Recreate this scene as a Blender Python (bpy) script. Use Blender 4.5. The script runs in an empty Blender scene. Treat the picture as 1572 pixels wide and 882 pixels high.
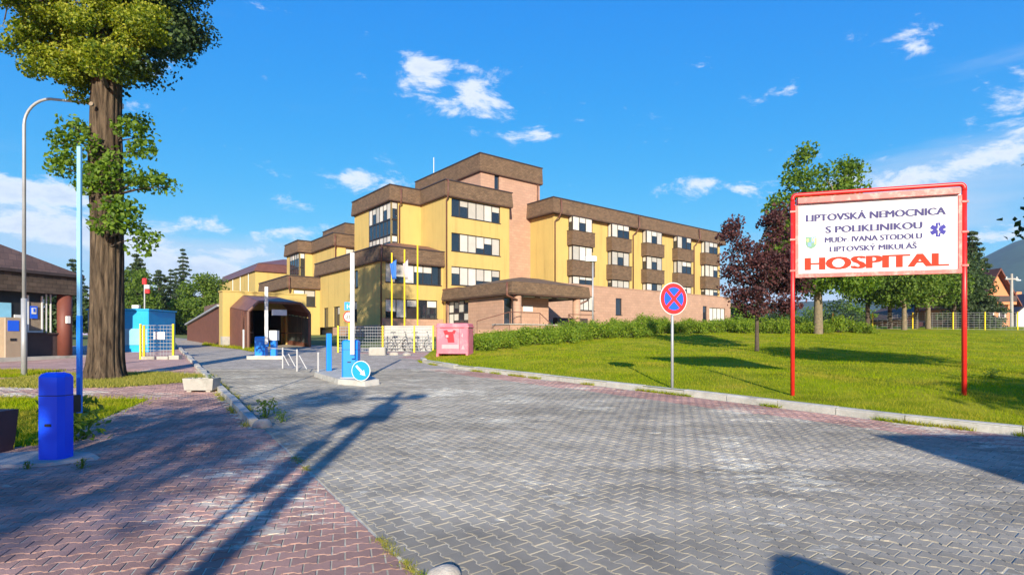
import bpy, bmesh, math, random
import numpy as np
from mathutils import Vector, Matrix
R = math.radians
random.seed(7)
rng = np.random.default_rng(11)
S = bpy.context.scene
COL = S.collection

# ------------------------------------------------------------------ camera, sky, sun, exposure
F = 855.0                       # focal length in photograph pixels (1572 wide)
cam = bpy.data.cameras.new('Camera')
cam.sensor_width = 36.0
cam.lens = 36.0 * F / 1572.0
cam.shift_y = (520 - 441) / 1572.0
cam.clip_end = 20000
camo = bpy.data.objects.new('Camera', cam)
camo.location = (0, 0, 1.6)
camo.rotation_euler = (R(90), 0, 0)
COL.objects.link(camo)
S.camera = camo

SUN_EL = R(19.5)
SUN_AZ = R(176.8)               # clockwise from +Y
TE = math.tan(SUN_EL)
sdir = Vector((math.sin(SUN_AZ) * math.cos(SUN_EL), math.cos(SUN_AZ) * math.cos(SUN_EL), math.sin(SUN_EL)))
sl = bpy.data.lights.new('Sun', 'SUN')
sl.energy = 4.6
sl.angle = R(0.55)
sl.color = (1.0, 0.91, 0.75)
so = bpy.data.objects.new('Sun', sl)
so.rotation_euler = (-sdir).to_track_quat('-Z', 'Y').to_euler()
so.location = (0, -20, 30)
COL.objects.link(so)

S.view_settings.view_transform = 'Standard'
S.view_settings.look = 'None'
S.view_settings.gamma = 1.0
S.view_settings.use_curve_mapping = False
S.view_settings.exposure = 0.96

W = bpy.data.worlds.new('World')
S.world = W
W.use_nodes = True
nt = W.node_tree
nt.nodes.clear()
def N(t, **k):
    n = nt.nodes.new(t)
    for a, b in k.items():
        setattr(n, a, b)
    return n
def lk(a, b):
    nt.links.new(a, b)
def mth(op, a, b=None, c=None, clamp=False):
    n = N('ShaderNodeMath', operation=op)
    n.use_clamp = clamp
    for i, q in enumerate((a, b, c)):
        if q is None:
            continue
        if isinstance(q, (int, float)):
            n.inputs[i].default_value = q
        else:
            lk(q, n.inputs[i])
    return n.outputs[0]
sky = N('ShaderNodeTexSky', sky_type='NISHITA')
sky.sun_disc = False
sky.sun_elevation = SUN_EL
sky.sun_rotation = SUN_AZ
sky.altitude = 600
sky.air_density = 1.0
sky.dust_density = 0.25
sky.ozone_density = 2.2
tc = N('ShaderNodeTexCoord')
sep = N('ShaderNodeSeparateXYZ')
lk(tc.outputs['Generated'], sep.inputs[0])
az = mth('ARCTAN2', sep.outputs[0], sep.outputs[1])
el = mth('ARCSINE', sep.outputs[2])
# cloud noise on the direction sphere, flattened towards the horizon
mp = N('ShaderNodeMapping')
mp.inputs['Scale'].default_value = (1, 1, 2.2)
lk(tc.outputs['Generated'], mp.inputs[0])
n1 = N('ShaderNodeTexNoise')
n1.inputs['Scale'].default_value = 9.0
n1.inputs['Detail'].default_value = 9
n1.inputs['Roughness'].default_value = 0.68
n1.inputs['Distortion'].default_value = 0.35
lk(mp.outputs[0], n1.inputs['Vector'])
n2 = N('ShaderNodeTexNoise')
n2.inputs['Scale'].default_value = 2.3
n2.inputs['Detail'].default_value = 3
lk(mp.outputs[0], n2.inputs['Vector'])
def blob(px, py, sx, sy, amp):
    a = math.atan2(px - 786, F)
    e = math.atan2((520 - py) / F, math.hypot(1, (px - 786) / F))
    da = mth('DIVIDE', mth('SUBTRACT', az, a), 1.3 * sx / F * math.cos(a))
    de = mth('DIVIDE', mth('SUBTRACT', el, e), 1.2 * sy / F * math.cos(a))
    r2 = mth('ADD', mth('MULTIPLY', da, da), mth('MULTIPLY', de, de))
    return mth('MULTIPLY', mth('POWER', 2.71828, mth('MULTIPLY', r2, -1.0)), amp)
BLOBS = [(650, 112, 42, 30, .50), (735, 130, 42, 34, .46), (690, 170, 40, 16, .36), (560, 283, 46, 20, .46), (455, 315, 30, 13, .40),
         (840, 145, 22, 14, .30), (828, 208, 26, 11, .36), (1400, 45, 46, 26, .48), (1185, 135, 46, 24, .36), (1560, 155, 70, 62, .60),
         (1145, 287, 62, 17, .44), (1090, 282, 26, 9, .38), (1420, 265, 150, 38, .46), (1530, 245, 80, 30, .42), (1520, 370, 90, 30, .42), (1075, 40, 20, 10, .26),
         (40, 292, 120, 24, .55), (70, 350, 200, 22, .50), (275, 350, 130, 24, .46), (300, 418, 90, 30, .58), (400, 385, 60, 18, .30), (225, 105, 60, 13, .34), (430, 22, 60, 12, .26), (470, 352, 60, 12, .28), (560, 118, 16, 9, .3), (710, 202, 24, 12, .3)]
acc = None
for b in BLOBS:
    v = blob(*b)
    acc = v if acc is None else mth('MAXIMUM', acc, v)
# everywhere: a few fair-weather clouds and a bank low over the horizon
hor = mth('MULTIPLY', mth('SUBTRACT', 1.0, mth('DIVIDE', mth('ABSOLUTE', el), 0.20), clamp=True), 0.20)
wide = mth('MULTIPLY', mth('SUBTRACT', n2.outputs['Fac'], 0.5), 0.30)
m = mth('ADD', mth('ADD', acc, hor), wide)
dens = mth('ADD', mth('MULTIPLY_ADD', n1.outputs['Fac'], 1.9, -.47), m)
mr = N('ShaderNodeMapRange', interpolation_type='SMOOTHSTEP')
lk(dens, mr.inputs[0])
mr.inputs[1].default_value = 0.72
mr.inputs[2].default_value = 1.05
cl = mth('MULTIPLY', mr.outputs[0], 0.92)
hs = N('ShaderNodeHueSaturation')
hs.inputs['Saturation'].default_value = 1.22
lk(sky.outputs[0], hs.inputs['Color'])
gain = N('ShaderNodeMix', data_type='RGBA', blend_type='MULTIPLY')
gain.inputs[0].default_value = 1.0
gain.inputs[7].default_value = (1.0, 1.06, 1.12, 1)
lk(hs.outputs[0], gain.inputs[6])
# cloud colour: bright with a soft grey-blue underside where dense
cr = N('ShaderNodeMapRange')
lk(dens, cr.inputs[0])
cr.inputs[1].default_value = 0.95
cr.inputs[2].default_value = 1.35
cmix = N('ShaderNodeMix', data_type='RGBA')
lk(cr.outputs[0], cmix.inputs[0])
CLOUD = 4.6
cmix.inputs[6].default_value = (CLOUD * .93, CLOUD * .97, CLOUD * 1.04, 1)
cmix.inputs[7].default_value = (CLOUD * .62, CLOUD * .72, CLOUD * .90, 1)
# thin grey-lilac veil low over the horizon
mpv = N('ShaderNodeMapping'); mpv.inputs['Scale'].default_value = (1, 1, 7)
lk(tc.outputs['Generated'], mpv.inputs[0])
nv = N('ShaderNodeTexNoise'); nv.inputs['Scale'].default_value = 2.6; nv.inputs['Detail'].default_value = 6; nv.inputs['Roughness'].default_value = .55
lk(mpv.outputs[0], nv.inputs['Vector'])
va = None
for b in ((60, 345, 230, 60, .55), (330, 395, 200, 45, .42), (1470, 290, 170, 70, .55), (1300, 380, 200, 50, .30), (1150, 420, 200, 50, .28)):
    v = blob(*b); va = v if va is None else mth('MAXIMUM', va, v)
va = mth('MAXIMUM', va, mth('MULTIPLY', hor, 1.6))
mv = N('ShaderNodeMapRange', interpolation_type='SMOOTHSTEP'); lk(mth('ADD', nv.outputs['Fac'], va), mv.inputs[0])
mv.inputs[1].default_value = .66; mv.inputs[2].default_value = 1.06; mv.inputs[4].default_value = .62
vmix = N('ShaderNodeMix', data_type='RGBA'); lk(mv.outputs[0], vmix.inputs[0])
vmix.inputs[7].default_value = (CLOUD * .60, CLOUD * .72, CLOUD * .90, 1)
smix = N('ShaderNodeMix', data_type='RGBA')
lk(cl, smix.inputs[0])
sp_ = N('ShaderNodeSeparateColor'); lk(gain.outputs[2], sp_.inputs[0])
cb_ = N('ShaderNodeCombineColor')            # deeper, flatter blue, as the camera recorded it
lk(mth('MULTIPLY', mth('POWER', sp_.outputs[0], 1.95), 0.12), cb_.inputs[0])
lk(mth('MULTIPLY', mth('POWER', sp_.outputs[1], 0.68), 0.878), cb_.inputs[1])
lk(mth('MULTIPLY', mth('POWER', sp_.outputs[2], 0.15), 3.16), cb_.inputs[2])
lk(cb_.outputs[0], vmix.inputs[6]); lk(vmix.outputs[2], smix.inputs[6])
lk(cmix.outputs[2], smix.inputs[7])
bg = N('ShaderNodeBackground')
bg.inputs['Strength'].default_value = 0.12
lk(smix.outputs[2], bg.inputs['Color'])
wo = N('ShaderNodeOutputWorld')
lk(bg.outputs[0], wo.inputs[0])

# ------------------------------------------------------------------ materials
def mat(name, col, rough=0.8, var=0.12, scale=4.0, bump=0.0, bscale=40.0, metal=0.0, spec=0.4, dirt=None, extra=None):
    m = bpy.data.materials.new(name)
    m.use_nodes = True
    t = m.node_tree
    p = t.nodes['Principled BSDF']
    p.inputs['Roughness'].default_value = rough
    p.inputs['Metallic'].default_value = metal
    p.inputs['Specular IOR Level'].default_value = spec
    g = t.nodes.new('ShaderNodeNewGeometry')
    nz = t.nodes.new('ShaderNodeTexNoise')
    nz.inputs['Scale'].default_value = scale
    nz.inputs['Detail'].default_value = 6
    nz.inputs['Roughness'].default_value = .65
    t.links.new(g.outputs['Position'], nz.inputs['Vector'])
    mx = t.nodes.new('ShaderNodeMix'); mx.data_type = 'RGBA'
    lo = [max(0, c * (1 - var)) for c in col]; hi = [min(1, c * (1 + var)) for c in col]
    mx.inputs[6].default_value = (*lo, 1); mx.inputs[7].default_value = (*hi, 1)
    cr = t.nodes.new('ShaderNodeMapRange')
    cr.inputs[1].default_value = .3; cr.inputs[2].default_value = .7
    t.links.new(nz.outputs['Fac'], cr.inputs[0]); t.links.new(cr.outputs[0], mx.inputs[0])
    out = mx.outputs[2]
    if dirt:
        dcol, dsc, lo_, hi_ = dirt
        n3 = t.nodes.new('ShaderNodeTexNoise')
        n3.inputs['Scale'].default_value = dsc; n3.inputs['Detail'].default_value = 8; n3.inputs['Roughness'].default_value = .7
        t.links.new(g.outputs['Position'], n3.inputs['Vector'])
        r3 = t.nodes.new('ShaderNodeMapRange'); r3.inputs[1].default_value = lo_; r3.inputs[2].default_value = hi_
        t.links.new(n3.outputs['Fac'], r3.inputs[0])
        m3 = t.nodes.new('ShaderNodeMix'); m3.data_type = 'RGBA'
        t.links.new(r3.outputs[0], m3.inputs[0]); t.links.new(out, m3.inputs[6]); m3.inputs[7].default_value = (*dcol, 1)
        out = m3.outputs[2]
    if extra:
        out = extra(t, g, out, p)
    t.links.new(out, p.inputs['Base Color'])
    if bump:
        nb = t.nodes.new('ShaderNodeTexNoise'); nb.inputs['Scale'].default_value = bscale; nb.inputs['Detail'].default_value = 5
        t.links.new(g.outputs['Position'], nb.inputs['Vector'])
        bp = t.nodes.new('ShaderNodeBump'); bp.inputs['Strength'].default_value = bump; bp.inputs['Distance'].default_value = .02
        t.links.new(nb.outputs['Fac'], bp.inputs['Height'])
        t.links.new(bp.outputs[0], p.inputs['Normal'])
    return m

def bricks(w, h, mortar, mcol, vari=.18, off=.5, msize=.012):
    """tile courses on upright faces, from the object's own x+y and z"""
    def f(t, g, out, p):
        tcn = t.nodes.new('ShaderNodeTexCoord')
        sx = t.nodes.new('ShaderNodeSeparateXYZ'); t.links.new(tcn.outputs['Object'], sx.inputs[0])
        ad = t.nodes.new('ShaderNodeMath'); ad.operation = 'ADD'
        t.links.new(sx.outputs[0], ad.inputs[0]); t.links.new(sx.outputs[1], ad.inputs[1])
        cb = t.nodes.new('ShaderNodeCombineXYZ')
        t.links.new(ad.outputs[0], cb.inputs[0]); t.links.new(sx.outputs[2], cb.inputs[1])
        b = t.nodes.new('ShaderNodeTexBrick')
        b.inputs['Scale'].default_value = 1; b.inputs['Brick Width'].default_value = w; b.inputs['Row Height'].default_value = h
        b.inputs['Mortar Size'].default_value = msize; b.offset = off
        b.inputs['Color1'].default_value = (1 - vari, 1 - vari, 1 - vari, 1); b.inputs['Color2'].default_value = (1 + vari, 1 + vari, 1 + vari, 1)
        b.inputs['Mortar'].default_value = (mcol, mcol, mcol, 1)
        t.links.new(cb.outputs[0], b.inputs['Vector'])
        m = t.nodes.new('ShaderNodeMix'); m.data_type = 'RGBA'; m.blend_type = 'MULTIPLY'; m.inputs[0].default_value = 1
        t.links.new(out, m.inputs[6]); t.links.new(b.outputs['Color'], m.inputs[7])
        return m.outputs[2]
    return f

def boards(width):
    def f(t, g, out, p):
        tcn = t.nodes.new('ShaderNodeTexCoord')
        sx = t.nodes.new('ShaderNodeSeparateXYZ'); t.links.new(tcn.outputs['Object'], sx.inputs[0])
        ad = t.nodes.new('ShaderNodeMath'); ad.operation = 'ADD'
        t.links.new(sx.outputs[0], ad.inputs[0]); t.links.new(sx.outputs[1], ad.inputs[1])
        md = t.nodes.new('ShaderNodeMath'); md.operation = 'PINGPONG'; md.inputs[1].default_value = width
        t.links.new(ad.outputs[0], md.inputs[0])
        r = t.nodes.new('ShaderNodeMapRange'); r.inputs[1].default_value = 0; r.inputs[2].default_value = width * .15; r.inputs[3].default_value = .45; r.inputs[4].default_value = 1
        t.links.new(md.outputs[0], r.inputs[0])
        m = t.nodes.new('ShaderNodeMix'); m.data_type = 'RGBA'; m.blend_type = 'MULTIPLY'; m.inputs[0].default_value = 1
        t.links.new(out, m.inputs[6]); t.links.new(r.outputs[0], m.inputs[7])
        return m.outputs[2]
    return f

def streaks(t, g, out, p):
    mpn = t.nodes.new('ShaderNodeMapping'); mpn.inputs['Scale'].default_value = (1.6, 1.6, .10)
    t.links.new(g.outputs['Position'], mpn.inputs[0])
    n = t.nodes.new('ShaderNodeTexNoise'); n.inputs['Scale'].default_value = 1.3; n.inputs['Detail'].default_value = 6; n.inputs['Roughness'].default_value = .7
    t.links.new(mpn.outputs[0], n.inputs['Vector'])
    r = t.nodes.new('ShaderNodeMapRange'); r.inputs[1].default_value = .50; r.inputs[2].default_value = .78; r.inputs[3].default_value = 1; r.inputs[4].default_value = .74
    t.links.new(n.outputs['Fac'], r.inputs[0])
    m = t.nodes.new('ShaderNodeMix'); m.data_type = 'RGBA'; m.blend_type = 'MULTIPLY'; m.inputs[0].default_value = 1
    t.links.new(out, m.inputs[6]); t.links.new(r.outputs[0], m.inputs[7])
    return m.outputs[2]
def objrand(lo, hi):
    def f(t, g, out, p):
        oi = t.nodes.new('ShaderNodeObjectInfo')
        r = t.nodes.new('ShaderNodeMapRange'); r.inputs[3].default_value = lo; r.inputs[4].default_value = hi
        t.links.new(oi.outputs['Random'], r.inputs[0])
        m = t.nodes.new('ShaderNodeMix'); m.data_type = 'RGBA'; m.blend_type = 'MULTIPLY'; m.inputs[0].default_value = 1
        t.links.new(out, m.inputs[6]); t.links.new(r.outputs[0], m.inputs[7])
        return m.outputs[2]
    return f
def paver_extra(sand_lo, sand_hi, sand_col):
    def f(t, g, out, p):
        oi = t.nodes.new('ShaderNodeObjectInfo')
        a = t.nodes.new('ShaderNodeMath'); a.operation = 'ADD'
        t.links.new(g.outputs['Random Per Island'], a.inputs[0]); t.links.new(oi.outputs['Random'], a.inputs[1])
        fr = t.nodes.new('ShaderNodeMath'); fr.operation = 'FRACT'; t.links.new(a.outputs[0], fr.inputs[0])
        r = t.nodes.new('ShaderNodeMapRange'); r.inputs[3].default_value = .84; r.inputs[4].default_value = 1.10
        t.links.new(fr.outputs[0], r.inputs[0])
        m = t.nodes.new('ShaderNodeMix'); m.data_type = 'RGBA'; m.blend_type = 'MULTIPLY'; m.inputs[0].default_value = 1
        t.links.new(out, m.inputs[6]); t.links.new(r.outputs[0], m.inputs[7])
        # pale sand swept over the stones in drifts
        n3 = t.nodes.new('ShaderNodeTexNoise'); n3.inputs['Scale'].default_value = .55; n3.inputs['Detail'].default_value = 3
        n4 = t.nodes.new('ShaderNodeTexNoise'); n4.inputs['Scale'].default_value = 6; n4.inputs['Detail'].default_value = 10; n4.inputs['Roughness'].default_value = .82
        mpn = t.nodes.new('ShaderNodeMapping'); mpn.inputs['Rotation'].default_value = (0, 0, -.35); mpn.inputs['Scale'].default_value = (.55, 1.5, 1)
        t.links.new(g.outputs['Position'], mpn.inputs[0])
        t.links.new(g.outputs['Position'], n3.inputs['Vector']); t.links.new(mpn.outputs[0], n4.inputs['Vector'])
        ad = t.nodes.new('ShaderNodeMath'); ad.operation = 'MULTIPLY_ADD'; ad.inputs[1].default_value = .8
        t.links.new(n3.outputs['Fac'], ad.inputs[0]); t.links.new(n4.outputs['Fac'], ad.inputs[2])
        r3 = t.nodes.new('ShaderNodeMapRange'); r3.inputs[1].default_value = sand_lo; r3.inputs[2].default_value = sand_hi
        t.links.new(ad.outputs[0], r3.inputs[0])
        m3 = t.nodes.new('ShaderNodeMix'); m3.data_type = 'RGBA'
        t.links.new(r3.outputs[0], m3.inputs[0]); t.links.new(m.outputs[2], m3.inputs[6]); m3.inputs[7].default_value = (*sand_col, 1)
        # worn wheel tracks and oil: broad darker streaks along the drive
        n5 = t.nodes.new('ShaderNodeTexNoise'); n5.inputs['Scale'].default_value = .9; n5.inputs['Detail'].default_value = 5
        mp5 = t.nodes.new('ShaderNodeMapping'); mp5.inputs['Rotation'].default_value = (0, 0, -.67); mp5.inputs['Scale'].default_value = (.22, 1.3, 1)
        t.links.new(g.outputs['Position'], mp5.inputs[0]); t.links.new(mp5.outputs[0], n5.inputs['Vector'])
        r5 = t.nodes.new('ShaderNodeMapRange'); r5.inputs[1].default_value = .40; r5.inputs[2].default_value = .62; r5.inputs[3].default_value = .74; r5.inputs[4].default_value = 1.06
        t.links.new(n5.outputs['Fac'], r5.inputs[0])
        m5 = t.nodes.new('ShaderNodeMix'); m5.data_type = 'RGBA'; m5.blend_type = 'MULTIPLY'; m5.inputs[0].default_value = 1
        t.links.new(m3.outputs[2], m5.inputs[6]); t.links.new(r5.outputs[0], m5.inputs[7])
        return m5.outputs[2]
    return f

def far_paver(ang, w=.2, h=.14):
    def f(t, g, out, p):
        mpn = t.nodes.new('ShaderNodeMapping'); mpn.inputs['Rotation'].default_value = (0, 0, ang)
        t.links.new(g.outputs['Position'], mpn.inputs[0])
        b = t.nodes.new('ShaderNodeTexBrick'); b.inputs['Scale'].default_value = 1; b.inputs['Brick Width'].default_value = w; b.inputs['Row Height'].default_value = h
        b.inputs['Mortar Size'].default_value = .009; b.inputs['Color1'].default_value = (.8, .8, .8, 1); b.inputs['Color2'].default_value = (1.12, 1.12, 1.12, 1); b.inputs['Mortar'].default_value = (1.45, 1.42, 1.3, 1)
        t.links.new(mpn.outputs[0], b.inputs['Vector'])
        m = t.nodes.new('ShaderNodeMix'); m.data_type = 'RGBA'; m.blend_type = 'MULTIPLY'; m.inputs[0].default_value = 1
        t.links.new(out, m.inputs[6]); t.links.new(b.outputs['Color'], m.inputs[7])
        return m.outputs[2]
    return f

def leafmat(name, c1, c2, trans=.35, rough=.55, dry=None):
    m = bpy.data.materials.new(name); m.use_nodes = True
    t = m.node_tree; t.nodes.clear()
    g = t.nodes.new('ShaderNodeNewGeometry')
    mx = t.nodes.new('ShaderNodeMix'); mx.data_type = 'RGBA'
    t.links.new(g.outputs['Random Per Island'], mx.inputs[0])
    mx.inputs[6].default_value = (*c1, 1); mx.inputs[7].default_value = (*c2, 1)
    if dry:
        nz = t.nodes.new('ShaderNodeTexNoise'); nz.inputs['Scale'].default_value = .8; nz.inputs['Detail'].default_value = 5; nz.inputs['Roughness'].default_value = .7
        t.links.new(g.outputs['Position'], nz.inputs['Vector'])
        rr = t.nodes.new('ShaderNodeMapRange'); rr.inputs[1].default_value = .42; rr.inputs[2].default_value = .66
        t.links.new(nz.outputs['Fac'], rr.inputs[0])
        m2 = t.nodes.new('ShaderNodeMix'); m2.data_type = 'RGBA'
        t.links.new(rr.outputs[0], m2.inputs[0]); t.links.new(mx.outputs[2], m2.inputs[6]); m2.inputs[7].default_value = (*dry, 1)
        mx = m2
    p = t.nodes.new('ShaderNodeBsdfPrincipled'); p.inputs['Roughness'].default_value = rough; p.inputs['Specular IOR Level'].default_value = .3 if rough < .8 else .02
    t.links.new(mx.outputs[2], p.inputs['Base Color'])
    tr = t.nodes.new('ShaderNodeBsdfTranslucent')
    hs = t.nodes.new('ShaderNodeHueSaturation'); hs.inputs['Value'].default_value = 1.5; hs.inputs['Saturation'].default_value = 1.1
    t.links.new(mx.outputs[2], hs.inputs['Color']); t.links.new(hs.outputs[0], tr.inputs['Color'])
    ms = t.nodes.new('ShaderNodeMixShader'); ms.inputs[0].default_value = trans
    t.links.new(p.outputs[0], ms.inputs[1]); t.links.new(tr.outputs[0], ms.inputs[2])
    o = t.nodes.new('ShaderNodeOutputMaterial'); t.links.new(ms.outputs[0], o.inputs[0])
    return m

GA = math.atan2(.785, -.62)            # direction of the long wavy joints of the grey pavers
RA = R(16.6)
M = {}
M['yellow'] = mat('yellow_render', (.485, .352, .112), .9, .05, .5, .08, 60, dirt=((.40, .29, .10), .35, .60, .95), extra=streaks)
M['pink'] = mat('pink_tile', (.405, .245, .165), .75, .07, .8, extra=bricks(.60, .30, 1, .72, .07))
M['shingle'] = mat('brown_shingle', (.140, .088, .050), .9, .20, 2.2, .3, 25, extra=bricks(.36, .16, 1, .5, .18))
M['metal_brown'] = mat('brown_metal', (.13, .055, .035), .45, .15, 2)
M['roof_brown'] = mat('brown_sheet_roof', (.16, .07, .05), .5, .2, 1.2)
M['cap'] = mat('dark_cap', (.045, .032, .03), .5, .2, 3)
M['boards'] = mat('brown_boards', (.15, .055, .032), .65, .2, 3, extra=boards(.14))
M['soffit'] = mat('dark_soffit', (.09, .05, .035), .8, .15, 3)
M['frame'] = mat('window_frame', (.035, .03, .03), .4, .15, 6)
M['glass'] = mat('window_glass', (.018, .022, .028), .04, .3, .6, spec=.9)
M['blind'] = mat('white_blind', (.60, .57, .50), .5, .09, 1.5, extra=objrand(.62, 1.05))
M['whiteframe'] = mat('white_frame', (.62, .62, .60), .4, .06, 4)
M['concrete'] = mat('concrete', (.36, .34, .30), .9, .16, 3, .3, 50, dirt=((.17, .16, .13), 1.6, .52, .75))
M['kerb'] = mat('kerb_concrete', (.40, .385, .34), .9, .18, 4, .35, 60, dirt=((.16, .15, .11), 2.5, .55, .75))
M['sand'] = mat('joint_sand', (.47, .435, .34), .95, .25, 12, .3, 120, dirt=((.14, .14, .07), .8, .52, .70))
M['paver_grey'] = mat('grey_paver', (.345, .312, .25), .9, .20, 2.0, .35, 160, spec=.12, extra=paver_extra(1.0, 1.06, (.60, .56, .45)))
M['paver_red'] = mat('red_paver', (.43, .262, .215), .9, .22, 2.0, .35, 160, spec=.12, extra=paver_extra(.985, 1.05, (.60, .53, .42)))
M['far_grey'] = mat('grey_paving', (.34, .30, .25), .9, .22, 1.2, spec=.12, extra=far_paver(-GA))
M['far_red'] = mat('red_paving', (.39, .255, .225), .9, .22, 1.2, spec=.12, extra=far_paver(-RA))
M['soil'] = mat('soil', (.12, .095, .06), .95, .3, 3, .4, 30)
M['lawn'] = mat('lawn_ground', (.20, .24, .006), .95, .35, .9, .6, 45, spec=.05, dirt=((.32, .27, .03), .45, .50, .72))
M['field'] = mat('meadow_ground', (.105, .135, .03), .95, .3, .05, .4, 5)
M['grass'] = leafmat('grass_blade', (.15, .245, .003), (.36, .40, .010), .45, .9, (.40, .33, .05))
M['grass_dry'] = leafmat('dry_grass_blade', (.20, .22, .02), (.42, .36, .08), .4)
M['bark'] = None
M['bark_dark'] = mat('bark', (.075, .055, .04), .95, .35, 9, .8, 30)
M['bark_pale'] = mat('pale_bark', (.17, .135, .085), .95, .3, 8, .7, 30)
M['leaf_linden'] = leafmat('linden_leaf', (.04, .09, .006), (.28, .31, .012), .4)
M['leaf_linden_y'] = leafmat('linden_highlight_leaf', (.22, .27, .015), (.42, .41, .045), .4)  # paler yellow-green, painted as the sunlit highlights of the crown
M['leaf_green'] = leafmat('green_leaf', (.05, .11, .010), (.17, .26, .018), .4)
M['leaf_mid'] = leafmat('mid_leaf', (.06, .12, .012), (.15, .22, .025), .35)
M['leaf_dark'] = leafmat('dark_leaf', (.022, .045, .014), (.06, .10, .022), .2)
M['leaf_maroon'] = leafmat('maroon_leaf', (.035, .014, .016), (.125, .042, .038), .25)
M['needle'] = leafmat('needle', (.020, .038, .016), (.055, .085, .022), .15)
M['leaf_shrub'] = leafmat('shrub_leaf', (.08, .16, .008), (.24, .31, .02), .35)
M['leaf_weed'] = leafmat('weed_leaf', (.07, .14, .02), (.18, .26, .03), .4)
M['blue'] = mat('blue_paint', (.004, .075, .85), .35, .05, 2, dirt=((.02, .05, .30), 3, .68, .9))
M['blue2'] = mat('blue_enamel', (.012, .22, .72), .4, .07, 2)
M['cyan'] = mat('cyan_panel', (.015, .33, .62), .5, .12, 1.5)
M['cyan_pale'] = mat('pale_cyan_panel', (.22, .50, .66), .5, .2, 1.2)
M['white'] = mat('white_paint', (.60, .60, .58), .5, .05, 3, dirt=((.50, .47, .40), 3, .60, .85))
M['board'] = mat('sign_white', (.60, .60, .60), .7, .03, 1, spec=.15)
M['red'] = mat('red_paint', (.60, .022, .018), .35, .12, 4, dirt=((.45, .12, .09), 8, .60, .80))
M['red_worn'] = mat('worn_red_paint', (.62, .10, .085), .5, .1, 4, dirt=((.62, .36, .30), 6, .50, .72))
M['navy'] = mat('navy_lettering', (.075, .068, .165), .75, .05, 3, spec=.1)
M['redtext'] = mat('red_lettering', (.42, .045, .022), .75, .05, 3, spec=.1)
M['violet'] = mat('star_blue', (.06, .055, .26), .75, .05, 3, spec=.1)
M['signred'] = mat('sign_red', (.72, .03, .03), .4, .03, 3)
M['signblue'] = mat('sign_blue', (.015, .10, .66), .4, .03, 3)
M['signcyan'] = mat('sign_light_blue', (.012, .27, .74), .4, .03, 3)
M['black'] = mat('black', (.015, .015, .016), .5, .2, 4)
M['steel'] = mat('galvanised_steel', (.36, .37, .38), .45, .12, 3, metal=.3)
M['yellowpost'] = mat('yellow_post', (.74, .53, .012), .45, .06, 3)
M['pinkbin'] = mat('pink_paint', (.62, .15, .20), .55, .12, 2, dirt=((.62, .30, .32), 2.5, .5, .75))
M['pinkpale'] = mat('pale_pink_print', (.58, .30, .33), .6, .12, 6)
M['redprint'] = mat('red_print', (.58, .018, .03), .5, .1, 6)
M['lining'] = mat('brown_lining', (.14, .085, .06), .7, .2, 3, extra=boards(.14))
M['passage_glass'] = mat('lightened_glazing', (.11, .12, .11), .15, .2, 2, spec=.6)  # pale grey-green colour stands in for light through the panes
M['dark_brown'] = mat('dark_brown_panel', (.055, .035, .032), .6, .2, 3)
M['terracotta'] = mat('terracotta_column', (.15, .045, .03), .6, .12, 3)
M['beige'] = mat('beige_metal', (.33, .25, .17), .5, .1, 3)
M['orange_wall'] = mat('orange_house', (.52, .22, .10), .9, .08, 1)
M['shingle_dark'] = mat('dark_shingle', (.07, .05, .038), .9, .3, 2.2, extra=bricks(.36, .16, 1, .5, .25))
M['roof_red'] = mat('red_brown_roof', (.16, .06, .04), .8, .2, 1.5)
M['roof_tile'] = mat('roof_tile', (.10, .06, .045), .8, .2, 1.5, extra=bricks(.35, .3, 1, .6, .2))
M['wood'] = mat('weathered_wood', (.22, .17, .12), .85, .2, 5)
M['rail'] = mat('worn_white_rail', (.42, .42, .41), .5, .1, 6)
M['screen'] = mat('pale_screen', (.42, .40, .36), .8, .15, 2)
M['greywire'] = mat('fence_wire', (.42, .43, .42), .5, .08, 5, metal=.3)
M['flag_blue'] = mat('blue_flag', (.03, .14, .50), .7, .08, 3)
M['flag_white'] = mat('white_flag', (.42, .38, .40), .7, .06, 3)
M['forest'] = mat('forest_slope', (.022, .044, .024), .95, .5, .02, 1.0, .05)
M['stone'] = mat('pale_stone', (.36, .33, .28), .9, .2, 12, .5, 60)
M['maroonbin'] = mat('maroon_panel', (.10, .045, .05), .6, .15, 4)

def bark_mat():
    m = bpy.data.materials.new('linden_bark'); m.use_nodes = True
    t = m.node_tree; p = t.nodes['Principled BSDF']; p.inputs['Roughness'].default_value = .95
    p.inputs['Specular IOR Level'].default_value = .15
    tcn = t.nodes.new('ShaderNodeTexCoord')
    mpn = t.nodes.new('ShaderNodeMapping'); mpn.inputs['Scale'].default_value = (1, 1, .13)
    t.links.new(tcn.outputs['Object'], mpn.inputs[0])
    n = t.nodes.new('ShaderNodeTexNoise'); n.inputs['Scale'].default_value = 13; n.inputs['Detail'].default_value = 8; n.inputs['Roughness'].default_value = .7
    t.links.new(mpn.outputs[0], n.inputs['Vector'])
    r = t.nodes.new('ShaderNodeValToRGB')
    r.color_ramp.elements[0].position = .36; r.color_ramp.elements[0].color = (.020, .014, .010, 1)
    r.color_ramp.elements[1].position = .66; r.color_ramp.elements[1].color = (.150, .108, .070, 1)
    t.links.new(n.outputs['Fac'], r.inputs[0]); t.links.new(r.outputs[0], p.inputs['Base Color'])
    b = t.nodes.new('ShaderNodeBump'); b.inputs['Strength'].default_value = 1; b.inputs['Distance'].default_value = .06
    t.links.new(n.outputs['Fac'], b.inputs['Height']); t.links.new(b.outputs[0], p.inputs['Normal'])
    return m
M['bark'] = bark_mat()

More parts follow.
